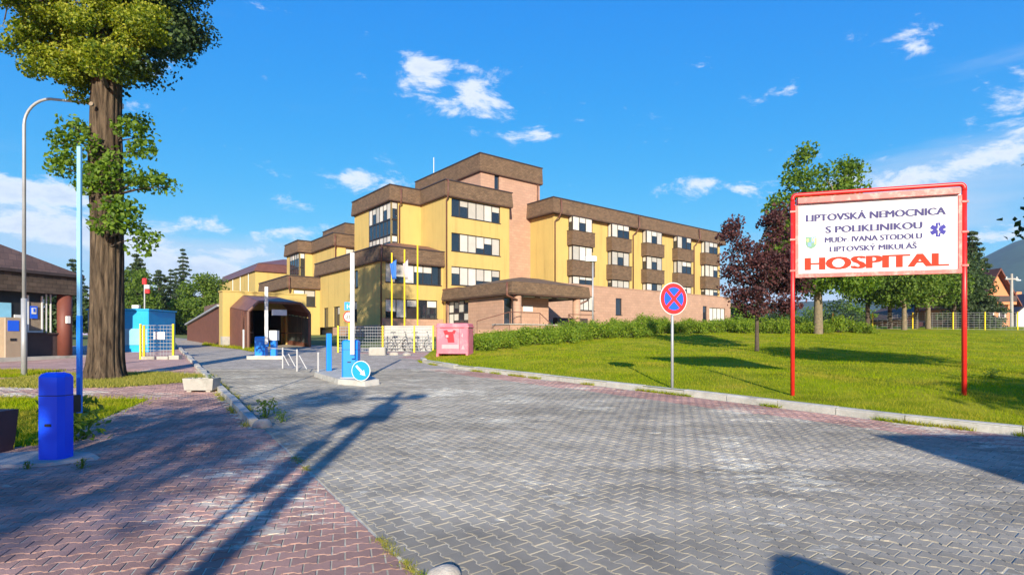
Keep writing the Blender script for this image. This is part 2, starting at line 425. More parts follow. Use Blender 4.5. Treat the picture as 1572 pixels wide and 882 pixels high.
# ------------------------------------------------------------------ helpers
ORI = {}
def smooth(a, b, x):
    t = np.clip((np.asarray(x, float) - a) / (b - a), 0, 1)
    return t * t * (3 - 2 * t)
def gz(x, y):
    """ground: a plane rising 3.5 % away from the camera, with a bank below the hospital on the right"""
    return .035 * np.clip(y, -30, 60) + .6 * smooth(24, 42, y) * smooth(-6, 2, x)
def g(x, y):
    return float(gz(x, y))
def tagit(o, label=None, cat=None, group=None, kind=None):
    if label: o['label'] = label
    if cat: o['category'] = cat
    if group: o['group'] = group
    if kind: o['kind'] = kind
    return o
def thing(name, label, cat, loc=(0, 0, 0), group=None, rotz=0, ori=None):
    o = bpy.data.objects.new(name, None)
    COL.objects.link(o)
    o.location = loc
    o.rotation_euler = (0, 0, rotz)
    o.empty_display_size = .2
    ORI[o.name] = np.array(loc if ori is None else ori, float)
    return tagit(o, label, cat, group)

class MB:
    def __init__(self):
        self.v = []; self.f = []
    def add(self, vs, fs):
        b = len(self.v)
        self.v += [tuple(map(float, q)) for q in vs]
        self.f += [tuple(b + i for i in f) for f in fs]
        return self
    def obox(self, o, d, n, a0, a1, b0, b1, z0, z1):
        """box in a frame: a along d, b along n (both 2-D), z up"""
        P = lambda a, b, z: (o[0] + d[0] * a + n[0] * b, o[1] + d[1] * a + n[1] * b, z)
        vs = [P(a0, b0, z0), P(a1, b0, z0), P(a1, b1, z0), P(a0, b1, z0), P(a0, b0, z1), P(a1, b0, z1), P(a1, b1, z1), P(a0, b1, z1)]
        return self.add(vs, [(0, 3, 2, 1), (4, 5, 6, 7), (0, 1, 5, 4), (1, 2, 6, 5), (2, 3, 7, 6), (3, 0, 4, 7)])
    def box(self, x0, x1, y0, y1, z0, z1):
        return self.obox((0, 0), (1, 0), (0, 1), x0, x1, y0, y1, z0, z1)
    def bevbox(self, c, d, w, dep, z0, z1, bev):
        """upright box with chamfered vertical edges and top; centred at c, width along d"""
        n = (-d[1], d[0]); a, b = w / 2, dep / 2
        def ring(ins, z):
            A, B = a - ins, b - ins; q = bev
            pts = [(-A + q, -B), (A - q, -B), (A, -B + q), (A, B - q), (A - q, B), (-A + q, B), (-A, B - q), (-A, -B + q)]
            return [(c[0] + d[0] * p + n[0] * r, c[1] + d[1] * p + n[1] * r, z) for p, r in pts]
        rs = ring(0, z0) + ring(0, z1 - bev) + ring(bev * .35, z1 - bev * .35) + ring(bev, z1)
        fs = [tuple(range(7, -1, -1)), tuple(range(24, 32))]
        for k in range(3):
            for i in range(8):
                j = (i + 1) % 8
                fs.append((k * 8 + i, k * 8 + j, k * 8 + 8 + j, k * 8 + 8 + i))
        return self.add(rs, fs)
    def prism(self, poly, z0, z1):
        n = len(poly)
        vs = [(p[0], p[1], z0) for p in poly] + [(p[0], p[1], z1) for p in poly]
        return self.add(vs, [tuple(range(n - 1, -1, -1)), tuple(range(n, 2 * n))] + [(i, (i + 1) % n, n + (i + 1) % n, n + i) for i in range(n)])
    def frus(self, p0, z0, p1, z1):
        n = len(p0)
        vs = [(p[0], p[1], z0) for p in p0] + [(p[0], p[1], z1) for p in p1]
        return self.add(vs, [tuple(range(n - 1, -1, -1)), tuple(range(n, 2 * n))] + [(i, (i + 1) % n, n + (i + 1) % n, n + i) for i in range(n)])
    def tube(self, pts, r, k=10, cap=True):
        pts = [Vector(p) for p in pts]
        rs = r if isinstance(r, (list, tuple)) else [r] * len(pts)
        b = len(self.v); prev = None
        for i, p in enumerate(pts):
            t = (pts[min(i + 1, len(pts) - 1)] - pts[max(i - 1, 0)]).normalized()
            if prev is None:
                up = Vector((0, 0, 1)) if abs(t.z) < .9 else Vector((1, 0, 0))
                x = t.cross(up).normalized()
            else:
                x = (prev - t * prev.dot(t)).normalized()
            y = t.cross(x); prev = x
            for j in range(k):
                a = 2 * math.pi * j / k
                self.v.append(tuple(p + (x * math.cos(a) + y * math.sin(a)) * rs[i]))
        for i in range(len(pts) - 1):
            for j in range(k):
                self.f.append((b + i * k + j, b + i * k + (j + 1) % k, b + (i + 1) * k + (j + 1) % k, b + (i + 1) * k + j))
        if cap:
            self.f.append(tuple(b + j for j in range(k - 1, -1, -1)))
            self.f.append(tuple(b + (len(pts) - 1) * k + j for j in range(k)))
        return self
    def disc(self, c, nrm, r, th, k=32):
        c = Vector(c); n = Vector(nrm).normalized()
        return self.tube([c - n * th / 2, c + n * th / 2], r, k)
    def sphere(self, c, r, sz=1, k=16, m=10, z0=-1.0):
        b = len(self.v)
        for i in range(m + 1):
            ph = -math.pi / 2 + math.pi * i / m
            for j in range(k):
                a = 2 * math.pi * j / k
                self.v.append((c[0] + r * math.cos(ph) * math.cos(a), c[1] + r * math.cos(ph) * math.sin(a), c[2] + r * sz * max(math.sin(ph), z0)))
        for i in range(m):
            for j in range(k):
                self.f.append((b + i * k + j, b + i * k + (j + 1) % k, b + (i + 1) * k + (j + 1) % k, b + (i + 1) * k + j))
        return self
    def build(self, name, m, parent=None, smooth_=False):
        o = mk(name, np.array(self.v, float), self.f, m, parent)
        if smooth_:
            o.data.polygons.foreach_set('use_smooth', [True] * len(o.data.polygons))
        return o

def mk(name, V, faces, m, parent=None):
    V = np.asarray(V, float)
    if parent is not None:
        ori = ORI.get(parent.name, np.zeros(3))
        V = V - ori
    me = bpy.data.meshes.new(name)
    me.from_pydata(V.tolist(), [], faces)
    me.validate()
    if m is not None:
        me.materials.append(M[m] if isinstance(m, str) else m)
    o = bpy.data.objects.new(name, me)
    COL.objects.link(o)
    if parent is not None:
        o.parent = parent
        ORI[o.name] = ori
    return o

def solo(name, mb, m, label, cat, group=None, smooth_=False):
    """a thing that is one mesh: origin at its base"""
    V = np.array(mb.v, float)
    c = np.array([(V[:, 0].min() + V[:, 0].max()) / 2, (V[:, 1].min() + V[:, 1].max()) / 2, V[:, 2].min()])
    o = mk(name, V - c, mb.f, m)
    o.location = c
    ORI[o.name] = c
    if smooth_:
        o.data.polygons.foreach_set('use_smooth', [True] * len(o.data.polygons))
    return tagit(o, label, cat, group)

def fastmesh(name, V, Fq, m):
    """numpy quads/tris -> mesh object"""
    me = bpy.data.meshes.new(name)
    k = Fq.shape[1]
    me.vertices.add(len(V)); me.vertices.foreach_set('co', V.astype(np.float32).ravel())
    me.loops.add(Fq.size); me.loops.foreach_set('vertex_index', Fq.astype(np.int32).ravel())
    me.polygons.add(len(Fq)); me.polygons.foreach_set('loop_start', np.arange(0, Fq.size, k, dtype=np.int32))
    me.update(calc_edges=True)
    me.shade_flat()
    if isinstance(m, (list, tuple)):
        for q in m: me.materials.append(M[q])
    else:
        me.materials.append(M[m])
    o = bpy.data.objects.new(name, me)
    COL.objects.link(o)
    return o

def unit(a):
    return a / np.maximum(np.linalg.norm(a, axis=1, keepdims=True), 1e-9)
def leaves(P, L, Wd, up=.6, droop=0.0):
    """rhombic folded leaves at points P -> verts, quads"""
    n = len(P)
    nr = unit(rng.normal(size=(n, 3)) * np.array([1, 1, .7]) + np.array([0, 0, up]))
    a = unit(np.cross(nr, rng.normal(size=(n, 3))))
    a[:, 2] -= droop
    a = unit(a)
    b = unit(np.cross(nr, a))
    nn = np.cross(a, b)
    s = (.65 + .7 * rng.random(n))[:, None]
    l = L * s * .5; w = Wd * s * .5; fo = w * .35
    V = np.stack([P - a * l, P + b * w + nn * fo, P + a * l, P - b * w + nn * fo], 1).reshape(-1, 3)
    Fq = np.arange(4 * n).reshape(-1, 4)
    return V, Fq
def inpoly(poly, X, Y):
    ins = np.zeros(len(X), bool)
    j = len(poly) - 1
    for i in range(len(poly)):
        xi, yi = poly[i]; xj, yj = poly[j]
        c = ((yi > Y) != (yj > Y)) & (X < (xj - xi) * (Y - yi) / (yj - yi + 1e-12) + xi)
        ins ^= c
        j = i
    return ins
def seg_dist(line, X, Y):
    d = np.full(len(X), 1e9)
    for (x0, y0), (x1, y1) in zip(line[:-1], line[1:]):
        dx, dy = x1 - x0, y1 - y0
        t = np.clip(((X - x0) * dx + (Y - y0) * dy) / (dx * dx + dy * dy), 0, 1)
        d = np.minimum(d, np.hypot(X - x0 - t * dx, Y - y0 - t * dy))
    return d
def at(px, Y):
    return (px - 786) / F * Y
def zat(py, Y):
    return 1.6 + (520 - py) / F * Y
def gp(px, py):
    """ground point under a pixel of the photograph"""
    Y = 1368.0 / (py - 490.0)
    return at(px, Y), Y
def sheet(name, poly, m, off, kind='structure', parent=None, step=None):
    """flat sheet on the sloping plane (polygon), split by bmesh fill"""
    bm = bmesh.new()
    vs = [bm.verts.new((x, y, g(x, y) + off)) for x, y in poly]
    bm.faces.new(vs)
    bmesh.ops.triangulate(bm, faces=bm.faces[:])
    for f in bm.faces:
        if f.normal.z < 0: f.normal_flip()
    me = bpy.data.meshes.new(name); bm.to_mesh(me); bm.free()
    me.materials.append(M[m])
    o = bpy.data.objects.new(name, me); COL.objects.link(o)
    if kind and parent is None: o['kind'] = kind
    if parent: o.parent = parent
    return o
# ------------------------------------------------------------------ ground, paving, lawn
def grid_sheet(name, x0, x1, y0, y1, nx, ny, zf, m):
    xs = np.linspace(x0, x1, nx); ys = np.linspace(y0, y1, ny)
    X, Y = np.meshgrid(xs, ys)
    V = np.stack([X.ravel(), Y.ravel(), zf(X.ravel(), Y.ravel())], 1)
    i = np.arange((ny - 1) * nx).reshape(ny - 1, nx)[:, :-1].ravel()
    Fq = np.stack([i, i + 1, i + nx + 1, i + nx], 1)
    return fastmesh(name, V, Fq, m)
# ground sheet to the horizon: a fine middle inside a coarse outer part, all one mesh
def ground():
    xs = np.unique(np.concatenate([np.linspace(-4500, -120, 12), np.linspace(-120, 120, 97), np.linspace(120, 4500, 12)]))
    ys = np.unique(np.concatenate([np.linspace(-240, -60, 6), np.linspace(-60, 120, 73), np.linspace(120, 4500, 12)]))
    X, Y = np.meshgrid(xs, ys); X = X.ravel(); Y = Y.ravel()
    V = np.stack([X, Y, gz(X, Y) - .06], 1)
    nx, ny = len(xs), len(ys)
    i = np.arange((ny - 1) * nx).reshape(ny - 1, nx)[:, :-1].ravel()
    o = fastmesh('ground', V, np.stack([i, i + 1, i + nx + 1, i + nx], 1), 'field')
    o['kind'] = 'structure'
ground()

K = [(13.0, 1.9), (9.6, 5.25), (7.06, 7.7), (6.1, 8.65), (3.62, 11.75), (0.9, 14.9), (-1.9, 18.2), (-3.3, 20.6), (-3.55, 21.6)]
LA = np.array((-.6, 3.5)); LD = np.array((-.545, .84)); LD = LD / np.linalg.norm(LD)
def lside(X, Y):                     # > 0 on the road side of the left road edge
    return (X - LA[0]) * LD[1] - (Y - LA[1]) * LD[0]
def lpt(Y):
    return (LA[0] + LD[0] / LD[1] * (Y - LA[1]), Y)
LAWN = K + [(-2.9, 24), (-2.6, 30), (-2.6, 44), (70, 60), (70, 0), (20, -6)]
ROAD = [(13.0, 1.9), (16, -8), (lpt(-8)[0], -8)] + [lpt(y) for y in (3.5, 14, 32)] + [(-30, 49), (-24, 44), (-19.3, 34.5), (-14.5, 29.5), (-11.9, 26.3), (-9.5, 28.2), (-3.0, 26.9), (-2.9, 24)] + K[::-1][:-1]
road = sheet('road', ROAD, 'sand', -.0055)
PAVE = [lpt(32), lpt(14), lpt(3.5), lpt(-8), (-14, -8), (-40, 8), (-40, 34), (-24, 34)]
pavement = sheet('pavement', PAVE, 'sand', -.006)
YMAX = 18.0

PS = .86                              # stones 172 x 142 mm
def paver_verts(ang):
    top = [(-.1, .0825), (-.065, .0825), (-.035, .0575), (.035, .0575), (.065, .0825), (.1, .0825)]
    out = [(x * PS, y * PS) for x, y in top + [(x, -y) for x, y in reversed(top)]]
    c, s = math.cos(ang), math.sin(ang)
    vs = []
    for ins, z in ((.0068, 0.0), (.0028, -.012)):
        for x, y in out:
            X = x - math.copysign(ins, x) if abs(x) > .09 * PS else x
            Y = y - math.copysign(ins, y)
            vs.append((X * c - Y * s, X * s + Y * c, z))
    return np.array(vs)
PF = [tuple(range(11, -1, -1))] + [(i, (i + 1) % 12, 12 + (i + 1) % 12, 12 + i) for i in range(12)]

def clip_half(poly, sgn, off):
    """keep the side of the road edge with sgn * lside > off"""
    out = []
    f = lambda p: sgn * float(lside(p[0], p[1])) - off
    for i in range(len(poly)):
        a, b = poly[i - 1], poly[i]; fa, fb = f(a), f(b)
        if (fa >= 0) != (fb >= 0):
            t = fa / (fa - fb); out.append((a[0] + (b[0] - a[0]) * t, a[1] + (b[1] - a[1]) * t))
        if fb >= 0: out.append(b)
    return out
def lay(ang, keep, name, m, parent, cut=0):
    c, s = math.cos(ang), math.sin(ang)
    ii, jj = np.meshgrid(np.arange(-220, 221), np.arange(-300, 301))
    p = (ii * .2 + (jj % 2) * .1) * PS; q = jj * .14 * PS
    p = p.ravel(); q = q.ravel()
    X = p * c - q * s; Y = p * s + q * c + 6
    k = (Y > .8) & (Y < YMAX) & (np.abs(X) < 1.0 * Y + 2.2)
    X, Y = X[k], Y[k]
    k = keep(X, Y); X, Y = X[k], Y[k]
    pv = paver_verts(ang)
    if cut:                              # stones sawn along the road edge
        near = np.abs(lside(X, Y)) < .14
        cb2 = MB()
        for cx0, cy0 in zip(X[near], Y[near]):
            q = clip_half([(cx0 + v[0], cy0 + v[1]) for v in pv[:12]], cut, .014)
            if len(q) < 3: continue
            ar = .5 * sum(q[i - 1][0] * q[i][1] - q[i][0] * q[i - 1][1] for i in range(len(q)))
            if abs(ar) < .0012: continue
            if ar < 0: q = q[::-1]
            n_ = len(q); dz = random.gauss(0, .001)
            cb2.add([(a, b, .035 * b + dz) for a, b in q] + [(a, b, .035 * b - .012) for a, b in q], [tuple(range(n_))] + [(i, n_ + i, n_ + (i + 1) % n_, (i + 1) % n_) for i in range(n_)])
        if cb2.v:
            co = cb2.build('cut_pavers', m, parent); co['kind'] = 'stuff'
        X, Y = X[~near], Y[~near]
    py = 490 + 1368 / Y; px = 786 + F * X / Y
    inview = (py < 880) & (px > 4) & (px < 1568)
    order = np.argsort(np.where(inview, Y, 1e6 + Y))
    single = order[:300]
    me = bpy.data.meshes.new('paver')
    me.from_pydata(pv.tolist(), [], PF)
    me.flip_normals() if me.polygons[0].normal.z < 0 else None
    me.materials.append(M[m])
    for t in single:
        o = bpy.data.objects.new('paver', me)
        o.location = (X[t], Y[t], .035 * Y[t] + rng.normal() * .0014)
        o.rotation_euler = (math.atan(.035) + rng.normal() * .006, rng.normal() * .006, 0)
        COL.objects.link(o); o.parent = parent
    rest = order[300:]
    n = len(rest)
    jz = rng.normal(size=n) * .0014; tx = rng.normal(size=(n, 2)) * .006
    V = pv[None, :, :] + np.stack([X[rest], Y[rest], np.zeros(n)], 1)[:, None, :]
    V[:, :, 2] += .035 * V[:, :, 1] + jz[:, None] + pv[None, :, 0] * tx[:, :1] + pv[None, :, 1] * tx[:, 1:]
    b = (np.arange(n) * 24)[:, None]
    # upward-facing ngon tops + chamfer quads as one polygon soup
    top = np.array(PF[0])[::-1] if me.polygons[0].normal.z > 0 and PF[0][0] == 0 else np.array(PF[0])
    side = np.array(PF[1:])
    me2 = bpy.data.meshes.new(name)
    loops_t = b + top[None, :]
    loops_s = (b[:, :, None] + side[None]).reshape(n, -1)
    L = np.concatenate([loops_t, loops_s], 1).ravel()
    sizes = np.tile(np.array([12] + [4] * 12), n)
    me2.vertices.add(n * 24); me2.vertices.foreach_set('co', V.astype(np.float32).ravel())
    me2.loops.add(len(L)); me2.loops.foreach_set('vertex_index', L.astype(np.int32))
    me2.polygons.add(len(sizes)); me2.polygons.foreach_set('loop_start', np.concatenate([[0], np.cumsum(sizes)[:-1]]).astype(np.int32))
    me2.update(calc_edges=True); me2.validate(); me2.shade_flat()
    me2.materials.append(M[m])
    o = bpy.data.objects.new(name, me2); COL.objects.link(o); o.parent = parent; o['kind'] = 'stuff'
    print(name, n + 300)
def keep_grey(X, Y):
    return (lside(X, Y) > -.14) & ~inpoly(LAWN, X, Y) & (seg_dist(K, X, Y) > 1.0)
def keep_red(X, Y):
    left = lside(X, Y) < .14
    band = (lside(X, Y) > .14) & ~inpoly(LAWN, X, Y) & (seg_dist(K, X, Y) <= 1.0) & (seg_dist(K, X, Y) > .10)
    kerbl = (np.abs(lside(X, Y)) < .22) & (Y > 8.1)
    return (left | band) & ~kerbl & ~GA_mask(X, Y)
GRASS_A = [(-5.95, 7.15), (-6.5, 8.6), (-7.3, 11.2), (-13, 11.6), (-16, 9), (-12, 6.6), (-7.2, 6.6)]
GRASS_B = [(-13.4, 13.6), (-11.0, 13.0), (-9.3, 13.2), (-8.3, 14.3), (-8.6, 15.8), (-10.5, 16.6), (-13.2, 16.3)]
GRASS_C = [(-13.6, 15.4), (-19, 14.5), (-22, 16), (-20, 18.3), (-14, 17.4)]
def GA_mask(X, Y):
    return inpoly(GRASS_A, X, Y) | inpoly(GRASS_B, X, Y) | inpoly(GRASS_C, X, Y)
lay(GA, keep_grey, 'far_pavers', 'paver_grey', road, 1)
def keep_left(X, Y):
    return keep_red(X, Y) & (lside(X, Y) < .14)
def keep_band(X, Y):
    return keep_red(X, Y) & (lside(X, Y) > .14)
lay(RA, keep_left, 'far_pavers', 'paver_red', pavement, -1)
lay(GA, keep_band, 'band_pavers', 'paver_red', road)
# the paving beyond, where stones can no longer be told apart
e = lambda y: lpt(y)
sheet('far_road', [(e(YMAX)[0], YMAX), (-1.7, YMAX), (-3.2, 20.6), (-3.45, 21.6), (-2.8, 24), (-2.9, 26.9), (-9.5, 28.2), (-11.9, 26.3), (-14.5, 29.5), (-19.3, 34.5), (-24, 44), (-30, 49), e(32)], 'far_grey', .001, parent=road)
sheet('far_pavement', [(-40, YMAX), (e(YMAX)[0], YMAX), e(32), (-24, 34), (-40, 34)], 'far_red', .001, parent=pavement)
sheet('far_red_band', [(-9.4, 26.0), (-4.6, 23.2), (-3.4, 21.7), (-2.85, 24), (-2.95, 26.8), (-9.3, 28.1)], 'far_red', .006, parent=road)

# kerbs: single stones
def kerb_run(name, line, width, h, L=1.0, ends=None, side=1, gap=.012):
    root = bpy.data.objects.new(name, None); COL.objects.link(root); root['kind'] = 'structure'
    for (x0, y0), (x1, y1) in zip(line[:-1], line[1:]):
        l = math.hypot(x1 - x0, y1 - y0); n = max(1, round(l / L))
        d = ((x1 - x0) / l, (y1 - y0) / l); nn = (-d[1] * side, d[0] * side)
        for i in range(n):
            a0 = l * i / n + gap / 2; a1 = l * (i + 1) / n - gap / 2
            dz = random.gauss(0, .006); sk = random.gauss(0, .008)
            mb = MB()
            P = lambda a, b, z: (x0 + d[0] * a + nn[0] * (b + sk), y0 + d[1] * a + nn[1] * (b + sk), z)
            vs = []
            prof = [(0, -.05), (0, h - .03), (.03, h), (width, h), (width, -.05)]
            for a in (a0, a1):
                for b, z in prof:
                    p = P(a, b, 0)
                    vs.append((p[0], p[1], g(p[0], p[1]) + z + (dz if z > 0 else 0)))
            k = 5
            mb.add(vs, [tuple(range(k)), tuple(range(2 * k - 1, k - 1, -1))] + [(j, k + j, k + (j + 1) % k, (j + 1) % k) for j in range(k)])
            mb.build('kerb_stone', 'kerb', root)
    return root
kerb_run('kerb_right', K, .16, .12, 1.0, side=-1)
kerb_run('kerb_left', [lpt(8.45), lpt(13.0), lpt(20), lpt(33)], .15, .10, 1.0, side=1)

# lawn: ruled sheet between the kerb and the far side
def lawn_z(X, Y):
    d = seg_dist(K, np.asarray(X, float), np.asarray(Y, float))
    return gz(X, Y) + .105 + .13 * smooth(0, 3.0, d) + .05 * np.sin(np.asarray(X) * .9 + 1) * np.sin(np.asarray(Y) * .7) * smooth(.5, 3, d)
def lawn():
    kk = []
    for (x0, y0), (x1, y1) in zip(K[:-1], K[1:]):
        l = math.hypot(x1 - x0, y1 - y0); n = max(1, round(l / .5))
        kk += [(x0 + (x1 - x0) * i / n, y0 + (y1 - y0) * i / n) for i in range(n)]
    kk.append(K[-1])
    kk = np.array(kk)
    far = [(70, -5), (80, 40), (70, 62), (30, 62), (-2.6, 46)]
    ft = np.linspace(0, len(far) - 1, len(kk)); fx = np.interp(ft, range(len(far)), [p[0] for p in far]); fy = np.interp(ft, range(len(far)), [p[1] for p in far])
    ts = np.linspace(0, 1, 70) ** 2
    X = kk[:, :1] + (fx[:, None] - kk[:, :1]) * ts[None]; Y = kk[:, 1:] + (fy[:, None] - kk[:, 1:]) * ts[None]
    # shift start behind the kerb stone
    V = np.stack([X.ravel(), Y.ravel(), lawn_z(X.ravel(), Y.ravel())], 1)
    nx = len(ts); ny = len(kk)
    i = np.arange((ny - 1) * nx).reshape(ny - 1, nx)[:, :-1].ravel()
    o = fastmesh('lawn', V, np.stack([i, i + 1, i + nx + 1, i + nx], 1), 'lawn')
    o['kind'] = 'structure'
    bm = bmesh.new(); bm.from_mesh(o.data); bmesh.ops.recalc_face_normals(bm, faces=bm.faces[:])
    if sum(f.normal.z for f in bm.faces) < 0:
        bmesh.ops.reverse_faces(bm, faces=bm.faces[:])
    bm.to_mesh(o.data); bm.free()
lawn()
def blades(X, Y, Z, h, w, name, m, label, cat='grass', lean=.45):
    n = len(X)
    P = np.stack([X, Y, Z], 1)
    a = rng.random(n) * 2 * math.pi
    side = np.stack([np.cos(a), np.sin(a), np.zeros(n)], 1) * (w * (.6 + .8 * rng.random(n)))[:, None]
    tip = rng.normal(size=(n, 3)) * lean; tip[:, 2] = 1
    tip *= (h * (.5 + rng.random(n)))[:, None]
    V = np.stack([P - side, P + side, P + tip], 1).reshape(-1, 3)
    o = fastmesh(name, V, np.arange(3 * n).reshape(-1, 3), m)
    tagit(o, label, cat, kind='stuff')
    return o
n = 420000
Y = np.exp(rng.uniform(math.log(4.5), math.log(36), n)); X = rng.uniform(-1, 1, n) * (1.0 * Y + 2)
k = inpoly(LAWN, X, Y) & (seg_dist(K, X, Y) > .15)
X, Y = X[k], Y[k]
patch = np.sin(X * 1.7 + np.sin(Y * 1.3) * 2) * np.sin(Y * 1.1 + X * .4) * .5 + .5
k = rng.random(len(X)) < .55 + .45 * patch
X, Y = X[k], Y[k]
blades(X, Y, lawn_z(X, Y) - .01, .045 + .02 * patch[k], .0042 * np.maximum(Y / 9, .8), 'lawn_grass', 'grass', 'short yellow-green mown grass covering the lawn behind the kerb')
for nm, pol, cnt, mm, lab in (('grass_patch', GRASS_A, 26000, 'grass', 'green grass patch beside the blue barrier housing'),
                              ('tree_grass', GRASS_B, 26000, 'grass_dry', 'yellowish dry grass ring round the foot of the big linden'),
                              ('verge_grass', GRASS_C, 14000, 'grass', 'grass strip under the tall curved lamp post')):
    po = np.array(pol)
    o = sheet(nm + '_soil', pol, 'lawn', .004)
    X = rng.uniform(po[:, 0].min() - .3, po[:, 0].max() + .3, cnt * 2); Y = rng.uniform(po[:, 1].min() - .3, po[:, 1].max() + .3, cnt * 2)
    Xj = X + rng.normal(size=len(X)) * .12; Yj = Y + rng.normal(size=len(X)) * .12
    k = inpoly(pol, Xj, Yj); X, Y = X[k][:cnt], Y[k][:cnt]
    blades(X, Y, gz(X, Y), np.full(len(X), .07), np.full(len(X), .0075), nm, mm, lab)
# grass bank left of the covered passage
BANK = [(-12.7, 27.3), (-14.6, 29.8), (-19.3, 34.6), (-23.5, 43.5), (-24, 46), (-15, 38), (-14.5, 33)]
sheet('bank_soil', BANK, 'lawn', .012)
po = np.array(BANK); X = rng.uniform(-24, -12, 30000); Y = rng.uniform(27, 46, 30000); k = inpoly(BANK, X, Y); X, Y = X[k], Y[k]
blades(X, Y, gz(X, Y), np.full(len(X), .13), np.full(len(X), .014), 'bank_grass', 'grass', 'grass bank below the yellow wall of the covered passage')
# moss and weeds in the joint between red and grey stones, and along the kerbs
t = rng.random(5200)
ym = 2.2 + 6.2 * t ** 1.6
cl_ = np.sin(ym * 5.3) + np.sin(ym * 2.1 + 1) + .9 * np.sin(ym * 13) > .55 + (ym > 4.6) * .75
ym = ym[cl_]; off = rng.normal(size=len(ym)) * .025
X = LA[0] + LD[0] / LD[1] * (ym - LA[1]) + off; Yv = ym + off * .5
blades(X, Yv, .035 * Yv - .006, np.full(len(X), .022), np.full(len(X), .004), 'joint_moss', 'grass_dry', 'tufts of grass growing in the joint between red and grey paving', lean=.9)
ks = []
for (x0, y0), (x1, y1) in zip(K[1:-1], K[2:]):
    m_ = int(math.hypot(x1 - x0, y1 - y0) * 420)
    t = rng.random(m_); ks.append(np.stack([x0 + (x1 - x0) * t, y0 + (y1 - y0) * t], 1))
ks = np.concatenate(ks)
s_ = ks[:, 0] * 1.4
k = (np.sin(s_ * 3.1) + np.sin(s_ * 1.3 + 2) + np.sin(s_ * 7.7) > .35)
ks = ks[k]; n = len(ks)
ks = ks + np.stack([-rng.random(n) * .10, -rng.random(n) * .10], 1)
blades(ks[:, 0], ks[:, 1], .035 * ks[:, 1] - .005, np.full(n, .06), np.full(n, .007), 'kerb_weeds', 'grass', 'weeds growing along the gutter below the right kerb', lean=.8)
yl = rng.uniform(8.4, 16, 3000); k = np.sin(yl * 4) + np.sin(yl * 9 + 1) > .2; yl = yl[k]
off = np.where(rng.random(len(yl)) < .5, .05, -.22) + rng.normal(size=len(yl)) * .03
X = LA[0] + LD[0] / LD[1] * (yl - LA[1]) + off * .84; Yv = yl + off * .54
blades(X, Yv, .035 * Yv, np.full(len(X), .07), np.full(len(X), .007), 'verge_weeds', 'grass_dry', 'dry weeds along the left kerb beside the planter', lean=.7)
# ------------------------------------------------------------------ the hospital (u to the right, v to the back, from the front corner)
C0 = np.array((-6.38, 54.0)); UA = math.atan2(.623, .782); ZB = 1.7
H = thing('hospital_building', 'yellow and pink hospital with brown shingled cornices and rows of windows', 'hospital', (C0[0], C0[1], ZB), rotz=UA, ori=(0, 0, ZB))
RD, RN = (1, 0), (0, -1)            # right-facing facades: along +u, outward -v
LDv, LNv = (0, 1), (-1, 0)          # left-facing facades: along +v, outward -u
def facade(mb, o, d, n, L, z0, z1, ops=(), dep=.16):
    xs = sorted(set([0, L] + [a for q in ops for a in q[:2]])); zs = sorted(set([z0, z1] + [a for q in ops for a in q[2:4]]))
    P = lambda a, z, b=0: (o[0] + d[0] * a + n[0] * b, o[1] + d[1] * a + n[1] * b, z)
    for i in range(len(xs) - 1):
        for j in range(len(zs) - 1):
            ca, cz = (xs[i] + xs[i + 1]) / 2, (zs[j] + zs[j + 1]) / 2
            if any(q[0] < ca < q[1] and q[2] < cz < q[3] for q in ops): continue
            mb.add([P(xs[i], zs[j]), P(xs[i + 1], zs[j]), P(xs[i + 1], zs[j + 1]), P(xs[i], zs[j + 1])], [(0, 1, 2, 3)])
    for a0, a1, b0, b1 in ops:
        for p, q in (((a0, b0), (a1, b0)), ((a1, b0), (a1, b1)), ((a1, b1), (a0, b1)), ((a0, b1), (a0, b0))):
            mb.add([P(*p), P(*q), P(*q, -dep), P(*p, -dep)], [(0, 1, 2, 3)])
def window(parent, o, d, n, a0, a1, z0, z1, codes, dep=.13, fr=.07, name='window', fm='frame', sill=True):
    """codes: one letter a pane; w blind, d dark glass, t dark with blind above, b blind with dark foot, s dark side light"""
    mb = MB(); k = len(codes); w = (a1 - a0 - fr) / k
    mb.obox(o, d, n, a0, a1, -dep - .06, -dep + .03, z0, z0 + fr).obox(o, d, n, a0, a1, -dep - .06, -dep + .03, z1 - fr, z1)
    for i in range(k + 1):
        c = a0 + i * w
        mb.obox(o, d, n, c, c + fr, -dep - .058, -dep + .028, z0 + fr, z1 - fr)
    if sill:
        mb.obox(o, d, n, a0 - .04, a1 + .04, -dep + .031, .07, z0 - .06, z0 - .004)
    win = mb.build(name, fm, parent)
    for i, c in enumerate(codes):
        x0, x1 = a0 + i * w + fr, a0 + (i + 1) * w
        split = {'w': z0 + fr, 'd': z1 - fr, 't': z0 + fr + (z1 - z0 - 2 * fr) * .62, 'b': z0 + fr + (z1 - z0 - 2 * fr) * .30, 's': z1 - fr}[c]
        if split > z0 + fr + .01:
            MB().obox(o, d, n, x0, x1, -dep - .05, -dep - .02, z0 + fr, split - (.02 if split < z1 - fr else 0)).build('pane', 'glass', win)
        if split < z1 - fr - .01:
            MB().obox(o, d, n, x0, x1, -dep - .05, -dep - .012 - random.random() * .01, split + (.02 if split > z0 + fr else 0), z1 - fr).build('blind', 'blind', win)
    return win
def offset_poly(poly, r):
    out = []; n = len(poly)
    for i in range(n):
        p0, p1, p2 = np.array(poly[i - 1], float), np.array(poly[i], float), np.array(poly[(i + 1) % n], float)
        d1 = (p1 - p0) / np.linalg.norm(p1 - p0); d2 = (p2 - p1) / np.linalg.norm(p2 - p1)
        n1 = np.array((d1[1], -d1[0])); n2 = np.array((d2[1], -d2[0]))
        b = n1 + n2; out.append(tuple(p1 + b * r / max(.3, (b @ b) / 2)))
    return out
